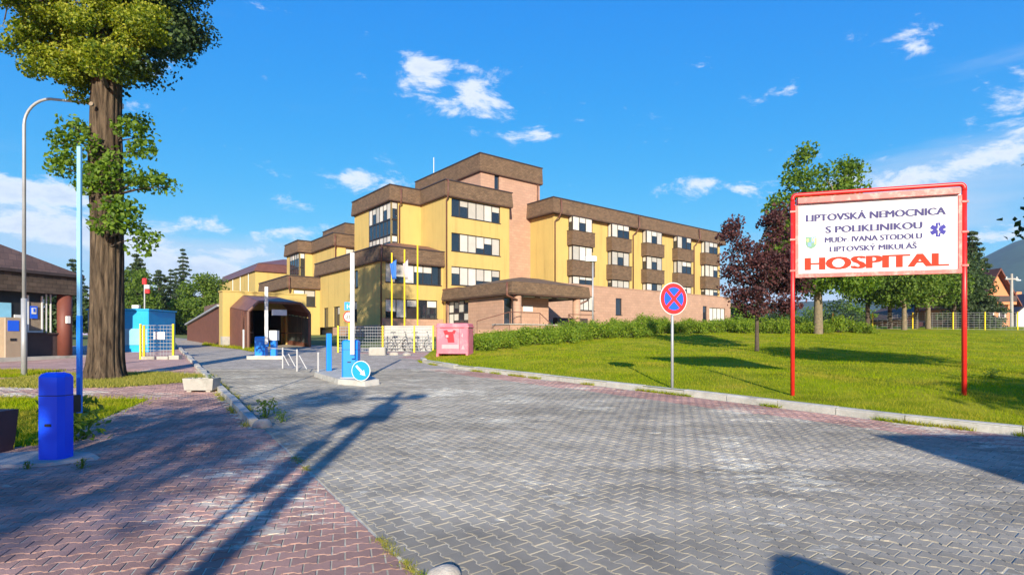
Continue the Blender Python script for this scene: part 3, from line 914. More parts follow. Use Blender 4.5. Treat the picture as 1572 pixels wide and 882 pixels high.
def cornice(poly, z0, z1, over=.30, slope=.10, name='cornice'):
    """counter-clockwise outline; shingled band, dark soffit lip, metal cap"""
    A = offset_poly(poly, over); B = offset_poly(poly, over - slope)
    c = MB().frus(A, z0, B, z1 - .1).build(name, 'shingle', H)
    MB().prism(offset_poly(poly, over - slope + .07), z1 - .1, z1).build('cap', 'cap', c)
    MB().prism(offset_poly(poly, over - .03), z0 - .09, z0 - .003).build('soffit', 'soffit', c)
    return c
def pipe(pts, r=.075):
    return MB().tube(pts, r, 8).build('downpipe', 'metal_brown', H, True)
BASE = 1.2

# A  central block, four storeys
PA = [(0, 0), (7.8, 0), (7.8, 14), (-3.4, 14), (-3.4, 4.97), (0, 4.97)]
wb = MB()
strips = [(13.62, 15.38, 'dtwwwt'), (10.22, 12.0, 'dwwbtw'), (6.9, 8.72, 'twwbbt')]
facade(wb, (0, 0), RD, RN, 7.8, BASE, 15.6, [(.6, 6.6, a, b) for a, b, c in strips] )
facade(wb, (0, 0), LDv, LNv, 4.97, BASE, 15.6)
facade(wb, (-3.4, 4.97), RD, RN, 3.4, BASE, 15.6, [(.02, .78, 5, 15.4)])
facade(wb, (-3.4, 4.97), LDv, LNv, 9.0, BASE, 15.6, [(.02, 5.2, 5, 15.4)])
facade(wb, (7.8, 0), (0, 1), (1, 0), 14, BASE, 15.6)
facade(wb, (-3.4, 14), RD, (0, 1), 11.2, BASE, 15.6)
wb.build('wall', 'yellow', H)
for a, b, c in strips: window(H, (0, 0), RD, RN, .6, 6.6, a, b, c)
# glazed corner bay
def glass_bay(o1, L1, o2, L2, z0, z1, n2):
    for zz0, zz1, c1, c2 in ((z1 - 1.75, z1, 't', 'wtwwtw'), (z1 - 3.3, z1 - 1.8, 's', 'ssssss'), (z1 - 5.0, z1 - 3.35, 't', 'ttwttt'), (z0, z1 - 5.05, 's', 'ssssss')):
        window(H, o1, RD, RN, .02, L1, zz0, zz1, c1, dep=.02, sill=False)
        window(H, o2, LDv, LNv, .02, L2, zz0, zz1, c2[:n2], dep=.02, sill=False)
glass_bay((-3.4, 4.97), .76, (-3.4, 4.97), 5.18, 7.5, 15.38, 6)
cornice(PA, 15.5, 17.05)
MB().prism([(.4, .4), (7.4, .4), (7.4, 13), (-3, 13), (-3, 5.4), (.4, 5.4)], 2, 15.3).build('core', 'black', H)
pipe([(-.06, -.12, 17.0), (-.06, -.46, 16.9), (-.06, -.46, 15.4), (-.02, -.1, 15.0), (-.02, -.1, 3)])
pipe([(-2.5, 4.5, 16.8), (-2.5, 4.5, 15.3), (-2.5, 4.87, 15.0), (-2.5, 4.87, 9)])
# B  pink stair tower
PB = [(5.15, 1.5), (13.4, 1.5), (13.4, 15), (5.15, 15)]
wb = MB()
facade(wb, (5.15, 1.5), RD, RN, 8.25, BASE, 19.3, [(1.8, 2.45, 17.5, 19.2)])
facade(wb, (5.15, 1.5), LDv, LNv, 13.5, 14, 19.3)
facade(wb, (13.4, 1.5), (0, 1), (1, 0), 13.5, 7, 19.3)
facade(wb, (5.15, 15), RD, (0, 1), 8.25, 7, 19.3)
wb.build('stair_tower', 'pink', H)
window(H, (5.15, 1.5), RD, RN, 1.8, 2.45, 17.5, 19.17, 's')
cornice(PB, 19.2, 21.07, .26, .06)
MB().prism([(5.5, 1.9), (13, 1.9), (13, 14.6), (5.5, 14.6)], 2, 19).build('core', 'black', H)
pipe([(13.0, 1.38, 19.3), (13.0, 1.38, 16.6)])
MB().tube([(5.4, 11.5, 20.9), (5.4, 11.5, 23.2)], .04, 6).build('antenna', 'white', H)
# rear tower piece
PR = [(-3.2, 17), (2, 17), (2, 24), (-3.2, 24)]
MB().prism(PR, 10, 13.7).build('rear_wall', 'pink', H)
cornice(PR, 13.6, 15.2, .3, .16)
# C  right wing
PW = [(12, -2.33), (44.4, -2.33), (44.4, 12), (12, 12)]
cols = [3.74 + 6.36 * i for i in range(5)]
wb = MB()
facade(wb, (12, -2.33), RD, RN, 32.4, 7.3, 15.2)
facade(wb, (12, -2.33), LDv, LNv, 3.83, BASE, 15.2)
facade(wb, (44.4, -2.33), (0, 1), (1, 0), 14.3, BASE, 15.2)
facade(wb, (12, 12), RD, (0, 1), 32.4, 1.2, 15.2)
wb.build('wall', 'yellow', H)
cornice(PW, 15.07, 16.7, .62, .16)
gops = [(5.6, 8.0, 4.75, 6.35, 'www'), (11.6, 12.7, 4.4, 6.35, 's'), (29.4, 30.4, 3.9, 6.1, 's'), (31.0, 35.0, 4.1, 5.95, 'wwww')]
wb = MB()
facade(wb, (9.5, -3.1), RD, RN, 36.4, BASE, 7.5, [q[:4] for q in gops])
facade(wb, (9.5, -3.1), LDv, LNv, 4.6, BASE, 7.5)
facade(wb, (45.9, -3.1), (0, 1), (1, 0), 15, BASE, 7.5)
wb.add([(9.5, -3.1, 7.5), (45.9, -3.1, 7.5), (45.9, -2.2, 7.5), (9.5, -2.2, 7.5)], [(0, 1, 2, 3)])
wb.build('ground_floor_wall', 'pink', H)
MB().obox((9.5, -3.1), RD, RN, -.04, 36.44, -.25, .05, 7.503, 7.58).build('coping', 'pink', H)
for a0, a1, z0, z1, c in gops:
    window(H, (9.5, -3.1), RD, RN, a0, a1, z0, z1, c)
MB().box(12.5, 44, -1.9, 11.6, 2, 15).build('core', 'black', H)
codes_bay = [('wtw', 'www', 'wtt'), ('wtt', 'wtw', 'www'), ('wtw', 'wtw', 'wdw'), ('wdt', 'wtt', 'wtw'), ('wtt', 'wwt', 'wwt')]
for ci, t in enumerate(cols):
    u0 = 12 + t - 1.55; o = (u0, -3.0)
    for j, (z0, z1) in enumerate(((13.40, 15.0), (10.18, 11.80), (7.59, 8.48))):
        window(H, o, RD, RN, 0, 3.1, z0, z1, codes_bay[ci][j], dep=.03, sill=False)
        window(H, (u0 + .001, -2.93), LDv, LNv, 0, .58, z0, z1, 'w' if (ci + j) % 3 else 't', dep=.03, sill=False)
        MB().obox(o, RD, RN, 3.02, 3.09, -.66, -.12, z0, z1).build('bay_side', 'frame', H)
        MB().obox(o, RD, RN, .18, 2.95, -.64, -.45, z0 + .02, z1 - .02).build('bay_lining', 'black', H)
    for z0, z1 in ((11.82, 13.38), (8.50, 10.16)):
        p = MB().obox(o, RD, RN, -.22, 3.32, -.66, .2, z0, z1).build('bay_panel', 'shingle', H)
        MB().obox(o, RD, RN, -.26, 3.36, -.66, .25, z1 + .002, z1 + .05).build('bay_ledge', 'cap', p)
for u, e0 in ((12.45, 0), (25.4, 0), (38.2, 0)):
    pipe([(u, -3.02, 16.5), (u, -3.15, 15.2), (u - .1, -2.9, 14.7), (u - .35, -2.45, 14.2), (u - .35, -2.45, 7.6)])
# D  front block, two storeys
PD = [(-6.63, .5), (-.02, .5), (-.02, 16.8), (-6.63, 16.8)]
lops = [(1.2, 2.5, 3.3, 5.3), (5.2, 7.2, 3.3, 5.3), (9.6, 11.4, 2.9, 5.0), (5.0, 6.2, 6.6, 8.3), (12.9, 14.3, 2.9, 5.0)]
rops = [(.5, 5.95, 3.55, 5.3, 'bwtdt'), (.5, 6.4, 6.78, 8.6, 'wbwttd')]
wb = MB()
facade(wb, (-6.63, .5), RD, RN, 6.61, 3.5, 8.8, [q[:4] for q in rops])
facade(wb, (-6.63, .5), LDv, LNv, 16.3, 2.9, 8.8, [q for q in lops[1:]])
wb.build('wall', 'yellow', H)
MB().prism([(-6.66, .47), (-.03, .47), (-.03, 12), (-6.66, 12)], BASE, 2.899).build('plinth', 'pink', H)
wb = MB(); facade(wb, (-6.645, .485), RD, RN, 6.6, 2.9, 3.52); wb.build('plinth_course', 'pink', H)
for a0, a1, z0, z1, c in rops: window(H, (-6.63, .5), RD, RN, a0, a1, z0, z1, c)
for q in lops[1:]: window(H, (-6.63, .5), LDv, LNv, *q, 'td' if q[1] - q[0] > 1.5 else 'd')
cornice(PD, 8.7, 10.1)
B_ = offset_poly(PD, .1)
MB().frus(B_, 10.05, [(-4, 3), (-.3, 3), (-.3, 14), (-4, 14)], 10.9).build('low_roof', 'roof_brown', H)
MB().box(-6.2, -.4, .9, 16.4, 2, 8.6).build('core', 'black', H)
pipe([(-6.75, .0, 10.0), (-6.75, .0, 8.6), (-6.6, .42, 8.2), (-6.6, .42, 2)])
# E  rear left block, three storeys
PE = [(-5.33, 15.0), (2.0, 15.0), (2.0, 27), (-6.93, 27), (-6.93, 22.2), (-5.33, 22.2)]
wb = MB()
facade(wb, (-5.33, 15), RD, RN, 7.3, BASE, 12.2, [(1.3, 6.2, 10.1, 11.9)])
facade(wb, (-5.33, 15), LDv, LNv, 7.2, BASE, 12.2)
facade(wb, (-6.93, 22.2), RD, RN, 1.6, BASE, 12.2, [(.02, .7, 6, 12.0)])
facade(wb, (-6.93, 22.2), LDv, LNv, 4.8, BASE, 12.2, [(.02, 3.6, 6, 12.0)])
wb.build('wall', 'yellow', H)
window(H, (-5.33, 15), RD, RN, 1.3, 6.2, 10.1, 11.9, 'wwwtw')
for zz0, zz1, c1, c2 in ((10.25, 12, 't', 'tttt'), (8.6, 10.2, 's', 'ssss'), (6, 8.55, 't', 'tttt')):
    window(H, (-6.93, 22.2), RD, RN, .02, .7, zz0, zz1, c1, dep=.02, sill=False)
    window(H, (-6.93, 22.2), LDv, LNv, .02, 3.6, zz0, zz1, c2, dep=.02, sill=False)
cornice(PE, 12.1, 13.5)
MB().prism([(-4.9, 15.4), (1.6, 15.4), (1.6, 26.5), (-6.5, 26.5), (-6.5, 22.6), (-4.9, 22.6)], 2, 12).build('core', 'black', H)
pipe([(-5.4, 14.6, 13.2), (-5.4, 14.6, 12), (-5.25, 14.9, 11.7), (-5.25, 14.9, 8)])
# F  low linking block
PF_ = [(-10, 16), (-6.6, 16), (-6.6, 27), (-10, 27)]
wb = MB()
facade(wb, (-10, 16), RD, RN, 3.4, BASE, 7.3, [(.5, 2.9, 5.2, 7.0)])
facade(wb, (-10, 16), LDv, LNv, 11, BASE, 7.3)
wb.build('wall', 'yellow', H)
window(H, (-10, 16), RD, RN, .5, 2.9, 5.2, 7.0, 'tt')
cornice(PF_, 7.2, 8.5)
MB().box(-9.5, -7, 16.4, 26.5, 2, 7.2).build('core', 'black', H)
pipe([(-10.05, 15.6, 8.3), (-10.05, 15.6, 7.0), (-9.9, 15.9, 6.7), (-9.9, 15.9, 4)])
# G  hall with metal mansard roof
PG = [(-9.75, 30.8), (5, 30.8), (5, 53), (-9.75, 53)]
MB().prism(PG, BASE, 10.4).build('hall_wall', 'yellow', H)
hr = MB().frus(offset_poly(PG, .25), 10.36, offset_poly(PG, -.5), 11.5).build('hall_roof', 'metal_brown', H)
MB().frus(offset_poly(PG, -.45), 11.51, offset_poly(PG, -5), 12.9).build('roof_slope', 'roof_brown', hr)
for v in (34, 38.5, 43): MB().tube([(-9.82, v, 10.3), (-9.82, v, 4)], .05, 6).build('downpipe', 'whiteframe', H)
# H  low yellow front that the covered passage runs into
wb = MB()
facade(wb, (-21.5, -9.7), RD, RN, 4.9, .7, 4.42, [(.55, 3.6, 0.72, 3.4)], dep=.4)
wb.add([(-21.5, -9.7, 4.42), (-16.6, -9.7, 4.42), (-16.6, -8.7, 4.42), (-21.5, -8.7, 4.42)], [(0, 1, 2, 3)])
facade(wb, (-21.5, -9.7), LDv, LNv, 1.0, .7, 4.42)
facade(wb, (-16.6, -9.7), (0, 1), (1, 0), 1.0, .7, 4.42)
facade(wb, (-21.5, -8.7), RD, (0, 1), 4.9, .7, 4.42, [(.55, 3.6, .72, 3.4)], dep=.01)
wb.build('passage_front', 'yellow', H)
MB().obox((-21.5, -9.7), RD, RN, -.05, 4.95, -1.03, .04, 4.423, 4.50).build('coping', 'yellow', H)
MB().obox((-21.5, -9.7), RD, RN, -.02, .5, -.5, .02, .7, 1.75).build('plinth', 'concrete', H)
# covered passage: ribs, skins and glazing lofted between two six-sided profiles
pu0, pu1 = -21.07, -17.8
def prof(v, w, h, zf, c=.5):
    return [(pu0, v, zf), (pu0, v, zf + w), (pu0 + c, v, zf + h), (pu1 - c, v, zf + h), (pu1, v, zf + w), (pu1, v, zf)]
f0, f1 = prof(-13.9, 2.05, 2.6, 1.02), prof(-9.72, 2.30, 3.05, 1.15, .7)
def loft(mb, i, t0=0., t1=1., s0=0., s1=1., th=.05):
    a, b, c, d = [np.array(q) for q in (f0[i], f1[i], f1[i + 1], f0[i + 1])]
    P = lambda t, s: (a * (1 - t) + b * t) * (1 - s) + (d * (1 - t) + c * t) * s
    q = [P(t0, s0), P(t1, s0), P(t1, s1), P(t0, s1)]
    nrm = np.cross(q[1] - q[0], q[3] - q[0]); nrm /= np.linalg.norm(nrm)
    vs = q + [p - nrm * th for p in q]
    mb.add(vs, [(0, 1, 2, 3), (7, 6, 5, 4), (0, 4, 5, 1), (1, 5, 6, 2), (2, 6, 7, 3), (3, 7, 4, 0)])
pr = MB()
for i in (1, 2, 3): loft(pr, i)
pas = pr.build('passage_roof', 'roof_brown', H)
side = MB(); loft(side, 0, s0=0, s1=.42); loft(side, 0, s0=.88, s1=1); loft(side, 0, t0=.35, s0=.42, s1=.88)
side.build('passage_side', 'boards', H)
side = MB(); loft(side, 4, s0=.84, s1=1); loft(side, 4, s0=0, s1=.12)
side.build('passage_side', 'boards', H)
for t in (0, .16, .33, .5, .67, .84, .985):
    mb = MB(); loft(mb, 4, t0=t, t1=t + .018, th=.08); mb.build('passage_post', 'metal_brown', H)
for t in (.02, .11, .2, .29):
    mb = MB(); loft(mb, 0, t0=t, t1=t + .02, th=.08); mb.build('passage_post', 'metal_brown', H)
mb = MB(); loft(mb, 4, t0=.0, t1=1, s0=.14, s1=.83, th=.012); mb.build('passage_glazing', 'passage_glass', H)
fr = MB()
for a, b in zip(f0[:-1], f0[1:]): fr.tube([a, b], .085, 6)
fr.build('passage_portal', 'metal_brown', H)
MB().obox((pu0, -13.9), RD, RN, .1, 3.17, -9, .3, .6, 1.06).build('passage_floor', 'concrete', H)
# inside, beyond the yellow front
ins = MB()
ins.obox((pu0, -8.69), RD, (0, 1), -.05, .0, 0, 7, .7, 3.9).obox((pu0, -8.69), RD, (0, 1), 3.2, 3.25, 0, 7, .7, 3.9).obox((pu0, -8.69), RD, (0, 1), 0, 3.2, 0, 7, 3.6, 3.7).obox((pu0, -8.69), RD, (0, 1), 0, 3.2, 7.01, 7.1, .7, 3.6)
ins.build('corridor_lining', 'lining', H)
MB().obox((pu0, -13.7), RD, RN, 1.25, 2.05, -.03, .03, 2.92, 3.24).build('entrance_plate', 'white', H)
for a in (0.35, 2.95):
    MB().tube([(pu0 + a, -13.5, 1.95), (pu0 + a, -9.5, 1.98)], .03, 6).build('handrail', 'metal_brown', H)
MB().tube([(pu0 - .25, -13.95, .95), (pu0 - .25, -13.95, 2.1)], .045, 8).build('guard_post', 'white', H)
# stair enclosure sloping down along the left side
a, b = -21.46, -19.6
vs = [(a, -8.65, .9), (a, 3.2, .9), (a, 3.2, 2.65), (a, -8.65, 3.55), (b, -8.65, .9), (b, 3.2, .9), (b, 3.2, 2.65), (b, -8.65, 3.55)]
MB().add(vs, [(0, 1, 2, 3), (7, 6, 5, 4), (0, 4, 5, 1), (1, 5, 6, 2), (2, 6, 7, 3), (3, 7, 4, 0)]).build('stair_enclosure', 'boards', H)
vs = [(a - .15, -8.68, 3.57), (a - .15, 3.35, 2.66), (b, 3.35, 2.66), (b, -8.68, 3.57)]
vs += [(x, y, z + .12) for x, y, z in vs]
MB().add(vs, [(3, 2, 1, 0), (4, 5, 6, 7), (0, 1, 5, 4), (1, 2, 6, 5), (2, 3, 7, 6), (3, 0, 4, 7)]).build('enclosure_roof', 'steel', H)

# portico
c0u, c0v, cz = -.62, -11.0, 5.34
PP = [(c0u, c0v), (8.58, c0v), (8.58, -2.95), (7.85, -2.95), (7.85, -.08), (c0u, -.08)]
pc = MB().frus(offset_poly(PP, 0), cz, offset_poly(PP, -.12), cz + .95).build('portico_band', 'shingle', H)
MB().frus([(c0u + .1, c0v + .1), (8.4, c0v + .1), (8.4, -3.05), (c0u + .1, -3.05)], cz + .951, [(3.2, -7.5), (5.4, -7.5), (5.4, -4.5), (3.2, -4.5)], 7.15).build('portico_roof', 'shingle', pc)
MB().box(c0u + .1, 7.7, -3.04, -.1, cz + .951, cz + 1.05).build('portico_back_roof', 'roof_brown', pc)
MB().prism(offset_poly(PP, -.06), cz - .1, cz - .004).build('portico_soffit', 'soffit', pc)
for u in (.42, 7.34):
    MB().tube([(u, -10.4, 2.2), (u, -10.4, cz - .08)], .36, 20).build('column', 'pink', H, True)
for k_ in range(3):
    MB().box(1.5 + 2 * k_, 2.7 + 2 * k_, -10.0, -9.75, cz - .16, cz - .105).build('ceiling_lamp', 'whiteframe', H)
wb = MB()
facade(wb, (0, -9), LDv, LNv, 9, BASE, cz, [(5.2, 8.7, 3.0, 5.2)])
facade(wb, (0, -9), RD, RN, 5.2, BASE, cz, [(.12, .95, 2.8, 5.1)])
facade(wb, (5.2, -9), (0, 1), (1, 0), 6, BASE, cz)
wb.build('vestibule_wall', 'pink', H)
window(H, (0, -9), LDv, LNv, 5.2, 8.7, 3.0, 4.05, 'bdbw'); window(H, (0, -9), LDv, LNv, 5.2, 8.7, 4.06, 5.2, 'dwdw', sill=False)
window(H, (0, -9), RD, RN, .12, .95, 2.8, 5.1, 's', name='door', sill=False)
MB().box(.3, 5, -8.6, -.4, 2, 5.2).build('core', 'black', H)
MB().obox((0, -9), RD, RN, 2.2, 3.3, .003, .04, 4.0, 4.5).build('notice_plate', 'white', H)
MB().box(-1.2, 8.5, -11.4, -9.01, 1.2, 2.75).build('terrace', 'pink', H)
MB().box(-1.3, 8.6, -11.5, -9.2, 2.751, 2.83).build('terrace_slab', 'concrete', H)
for i in range(4):
    MB().box(2.2, 5.2, -12.6 + .3 * i, -11.405, 1.2, 1.75 + .24 * i).build('step', 'concrete', H)
MB().box(-3.9, -1.21, -10.6, -9.6, 1.2, 2.35).build('ramp_wall', 'pink', H)
for pts in ([(-3.8, -10.65, 3.0), (-1.2, -11.45, 3.75), (2.0, -11.45, 3.75), (2.0, -12.7, 2.9)], [(5.3, -11.45, 3.75), (5.3, -12.7, 2.9)], [(5.4, -11.45, 3.75), (8.5, -11.45, 3.75)]):
    mb = MB().tube(pts, .035, 6)
    for x, y, z in pts: mb.tube([(x, y, 1.8), (x, y, z)], .03, 6)
    mb.build('handrail', 'metal_brown', H)
MB().box(8.9, 13.2, -6.2, -5.6, 1.5, 3.7).build('ramp_parapet', 'dark_brown', H)
pipe([(c0u - .02, c0v + .6, cz + .9), (c0u - .05, c0v + .6, cz - .15), (.2, -10.7, cz - .55)], .09)
pipe([(8.62, c0v + .4, cz + .4), (8.6, c0v + .4, cz - .2), (7.6, -10.5, cz - .6)], .09)
pipe([(-.1, -.2, 6.6), (-.1, -.2, 2)], .07)
# ------------------------------------------------------------------ signs, barriers, street furniture
def text(s, width, height, bold=.012):
    cu = bpy.data.curves.new('t', 'FONT'); cu.body = s; cu.size = 1; cu.offset = bold; cu.resolution_u = 3
    o = bpy.data.objects.new('t', cu); COL.objects.link(o)
    bpy.context.view_layer.update()
    me = o.evaluated_get(bpy.context.evaluated_depsgraph_get()).to_mesh()
    V = np.array([v.co[:] for v in me.vertices]); Fs = [tuple(p.vertices) for p in me.polygons]
    bpy.data.objects.remove(o); bpy.data.curves.remove(cu)
    # capitals without accents define the height: use the 'H' box of the font
    x0, x1 = V[:, 0].min(), V[:, 0].max()
    V = V.copy(); V[:, 0] = (V[:, 0] - x0) / (x1 - x0) * width
    V[:, 1] = V[:, 1] / .73 * height
    return V[:, :2], Fs
def put_text(name, s, width, height, org, d, nrm, m, parent, bold=.012, th=.003):
    V, Fs = text(s, width, height, 0)
    o = np.array(org, float); d3 = np.array((d[0], d[1], 0)); n3 = np.array(nrm, float)
    W3 = o + V[:, :1] * d3 + V[:, 1:2] * np.array((0, 0, 1)) + n3 * th
    # heavier strokes: the same outline laid twice more, a hair apart
    k = bold * height * 1.9; A = [W3]; FF = list(Fs)
    for i, s_ in enumerate((-1, 1)):
        FF += [tuple(q + len(W3) * (i + 1) for q in f) for f in Fs]
        A.append(W3 + d3 * k * s_ + n3 * .0008 * (i + 1))
    return mk(name, np.concatenate(A), FF, m, parent)

# --- the big hospital board
BL = np.array((5.44, 10.8)); BR = np.array((8.12, 10.0))
bd = (BR - BL) / np.linalg.norm(BR - BL); BWID = float(np.linalg.norm(BR - BL)); bn = np.array((bd[1], -bd[0]))
bz0, bz1 = 2.78, 4.38
zl = float(lawn_z(np.array([BL[0]]), np.array([BL[1]]))[0]); zr = float(lawn_z(np.array([BR[0]]), np.array([BR[1]]))[0])
HS = thing('hospital_sign', 'large white hospital name board in red steel frame on two posts', 'sign', (*(BL + BR) / 2, min(zl, zr)))
def bp(a, z, b=0): return (BL[0] + bd[0] * a + bn[0] * b, BL[1] + bd[1] * a + bn[1] * b, z)
rr = .07; arc = []
for i in range(7):
    t = math.pi / 2 * i / 6; arc.append(bp(rr - rr * math.cos(t), bz1 - rr + rr * math.sin(t)))
arc2 = []
for i in range(7):
    t = math.pi / 2 * i / 6; arc2.append(bp(BWID - rr + rr * math.sin(t), bz1 - rr + rr * math.cos(t)))
for pts, zz in (([bp(0, zl - .25), bp(0, bz1 - rr - .05)], 0), ([bp(BWID, zr - .25), bp(BWID, bz1 - rr - .05)], 0)):
    MB().tube(pts, (.040), 14).build('post', 'red', HS, True)
MB().tube([bp(0, bz1 - rr - .05)] + arc + arc2 + [bp(BWID, bz1 - rr - .05)], .0405, 14).build('top_rail', 'red', HS, True)
MB().obox(BL, bd, bn, .06, BWID - .06, -.025, .015, bz0 + .06, bz1 - .09).build('panel', 'board', HS)
fbd = MB()
fbd.obox(BL, bd, bn, .046, BWID - .046, -.03, .035, bz0, bz0 + .075).obox(BL, bd, bn, .046, .10, -.03, .034, bz0 + .076, bz1 - .2).obox(BL, bd, bn, BWID - .10, BWID - .046, -.03, .034, bz0 + .076, bz1 - .2)
fbd.build('border', 'red_worn', HS)
MB().obox(BL, bd, bn, .08, BWID - .09, -.03, .10, bz1 - .185, bz1 - .075).build('header_bar', 'red_worn', HS)
Hh = bz1 - bz0
for a_ in (.0, BWID):
    for z_ in (bz0 + .12, bz0 + .72, bz1 - .34):
        MB().obox(BL, bd, bn, a_ - .05, a_ + .05, -.055, .048, z_, z_ + .035).build('clamp', 'red_worn', HS)
def line(s, f0_, f1_, ftop, fh, m, bold): 
    w = (f1_ - f0_) * BWID; h = fh * Hh
    return put_text('lettering', s, w, h, bp(f0_ * BWID, bz1 - (ftop + fh) * Hh, .016), bd, (bn[0], bn[1], 0), m, HS, bold)
line('LIPTOVSKÁ NEMOCNICA', .085, .895, .245, .085, 'navy', .038)
line('S POLIKLINIKOU', .205, .765, .395, .082, 'navy', .038)
line('MUDr. IVANA STODOLU', .20, .765, .525, .066, 'navy', .034)
line('LIPTOVSKÝ MIKULÁŠ', .23, .735, .638, .064, 'navy', .034)
line('HOSPITAL', .085, .905, .755, .155, 'redtext', .062)
# star of life
sc = (.855 * BWID, bz1 - .50 * Hh)
mb = MB()
for k_ in range(3):
    t = math.pi / 3 * k_ + math.pi / 2; L_, w_ = .125, .036
    ca, sa = math.cos(t), math.sin(t)
    q = [(-L_, -w_), (L_, -w_), (L_, w_), (-L_, w_)]
    vs = [bp(sc[0] + x * ca - y * sa, sc[1] + x * sa + y * ca, .0185 + k_ * .0012) for x, y in q]
    mb.add(vs, [(0, 1, 2, 3)])
mb.build('star_emblem', 'violet', HS)
mb = MB().obox(BL, bd, bn, sc[0] - .006, sc[0] + .006, .0225, .0245, sc[1] - .10, sc[1] + .10)
sn = [bp(sc[0] + .022 * math.sin(t * 9), sc[1] - .07 + .14 * t, .026) for t in np.linspace(0, 1, 16)]
mb.tube(sn, .006, 5); mb.build('star_staff', 'board', HS)
# coat of arms: quartered shield
ec = (.115 * BWID, bz1 - .585 * Hh); ew, eh = .095, .115
def quad(mbx, x0, x1, y0, y1, b): mbx.add([bp(ec[0] + x0, ec[1] + y0, b), bp(ec[0] + x1, ec[1] + y0, b), bp(ec[0] + x1, ec[1] + y1, b), bp(ec[0] + x0, ec[1] + y1, b)], [(0, 1, 2, 3)])
sh = [(-ew, eh), (ew, eh), (ew, -eh * .2), (ew * .7, -eh * .7), (0, -eh), (-ew * .7, -eh * .7), (-ew, -eh * .2)]
M['armsgreen'] = mat('arms_green', (.05, .20, .10), .4, .05, 3); M['armsyellow'] = mat('arms_yellow', (.66, .55, .10), .4, .05, 3); M['armsblue'] = mat('arms_blue', (.07, .20, .45), .4, .05, 3)
shield = MB().add([bp(ec[0] + x, ec[1] + y, .0185) for x, y in sh], [tuple(range(7))]).build('shield', 'armsgreen', HS)
mb = MB(); quad(mb, 0, ew * .96, 0, eh * .96, .0198); quad(mb, -ew * .6, 0, -eh * .6, 0, .0198); mb.build('shield_quarter', 'armsblue', shield)
mb = MB(); quad(mb, ew * .6, ew * .96, -eh * .25, eh * .8, .021); quad(mb, -ew * .8, -ew * .5, eh * .2, eh * .7, .021); quad(mb, ew * .15, ew * .35, eh * .2, eh * .8, .021); mb.build('shield_charge', 'armsyellow', shield)

# --- round traffic signs
def disc_sign(parent, c, yaw, r, layers):
    """layers: list of (name, material, radius factor)"""
    n = (math.sin(yaw), -math.cos(yaw), 0); d = (math.cos(yaw), math.sin(yaw))
    base = None
    for i, (nm, m_, k_) in enumerate(layers):
        cc = (c[0] + n[0] * .006 * i, c[1] + n[1] * .006 * i, c[2])
        o = MB().disc(cc, n, r * k_, .008, 40).build(nm, m_, parent if base is None else base)
        if base is None: base = o
    return base, n, d
# no stopping
x, y = at(1032, 12.2), 12.2
zg = float(lawn_z(np.array([x]), np.array([y]))[0]) - .02
NS = thing('no_stopping_sign', 'round blue sign with red ring and red cross on grey pole', 'traffic sign', (x, y, zg))
zc = zat(458.5, y)
MB().tube([(x, y, zg - .2), (x, y, zc + .30)], .03, 12).build('pole', 'steel', NS, True)
yaw = R(20)
fo = (x + math.sin(yaw) * .045, y - math.cos(yaw) * .045, zc)
base, n_, d_ = disc_sign(NS, fo, yaw, .355, [('plate', 'white', 1), ('ring', 'signred', .945), ('field', 'signblue', .70)])
mb = MB()
for t in (math.pi / 4, -math.pi / 4):
    ca, sa = math.cos(t), math.sin(t); L_, w_ = .26, .036
    vs = [(fo[0] + n_[0] * (.0185 + .001 * (t > 0)) + d_[0] * (p * ca - q * sa), fo[1] + n_[1] * (.0185 + .001 * (t > 0)) + d_[1] * (p * ca - q * sa), zc + p * sa + q * ca) for p, q in ((-L_, -w_), (L_, -w_), (L_, w_), (-L_, w_))]
    mb.add(vs, [(0, 1, 2, 3)])
mb.build('cross', 'signred', base)
for dz in (-.12, .12):
    MB().obox((x, y), d_, n_[:2], -.05, .05, -.04, .036, zc + dz - .02, zc + dz + .02).build('clamp', 'steel', NS)

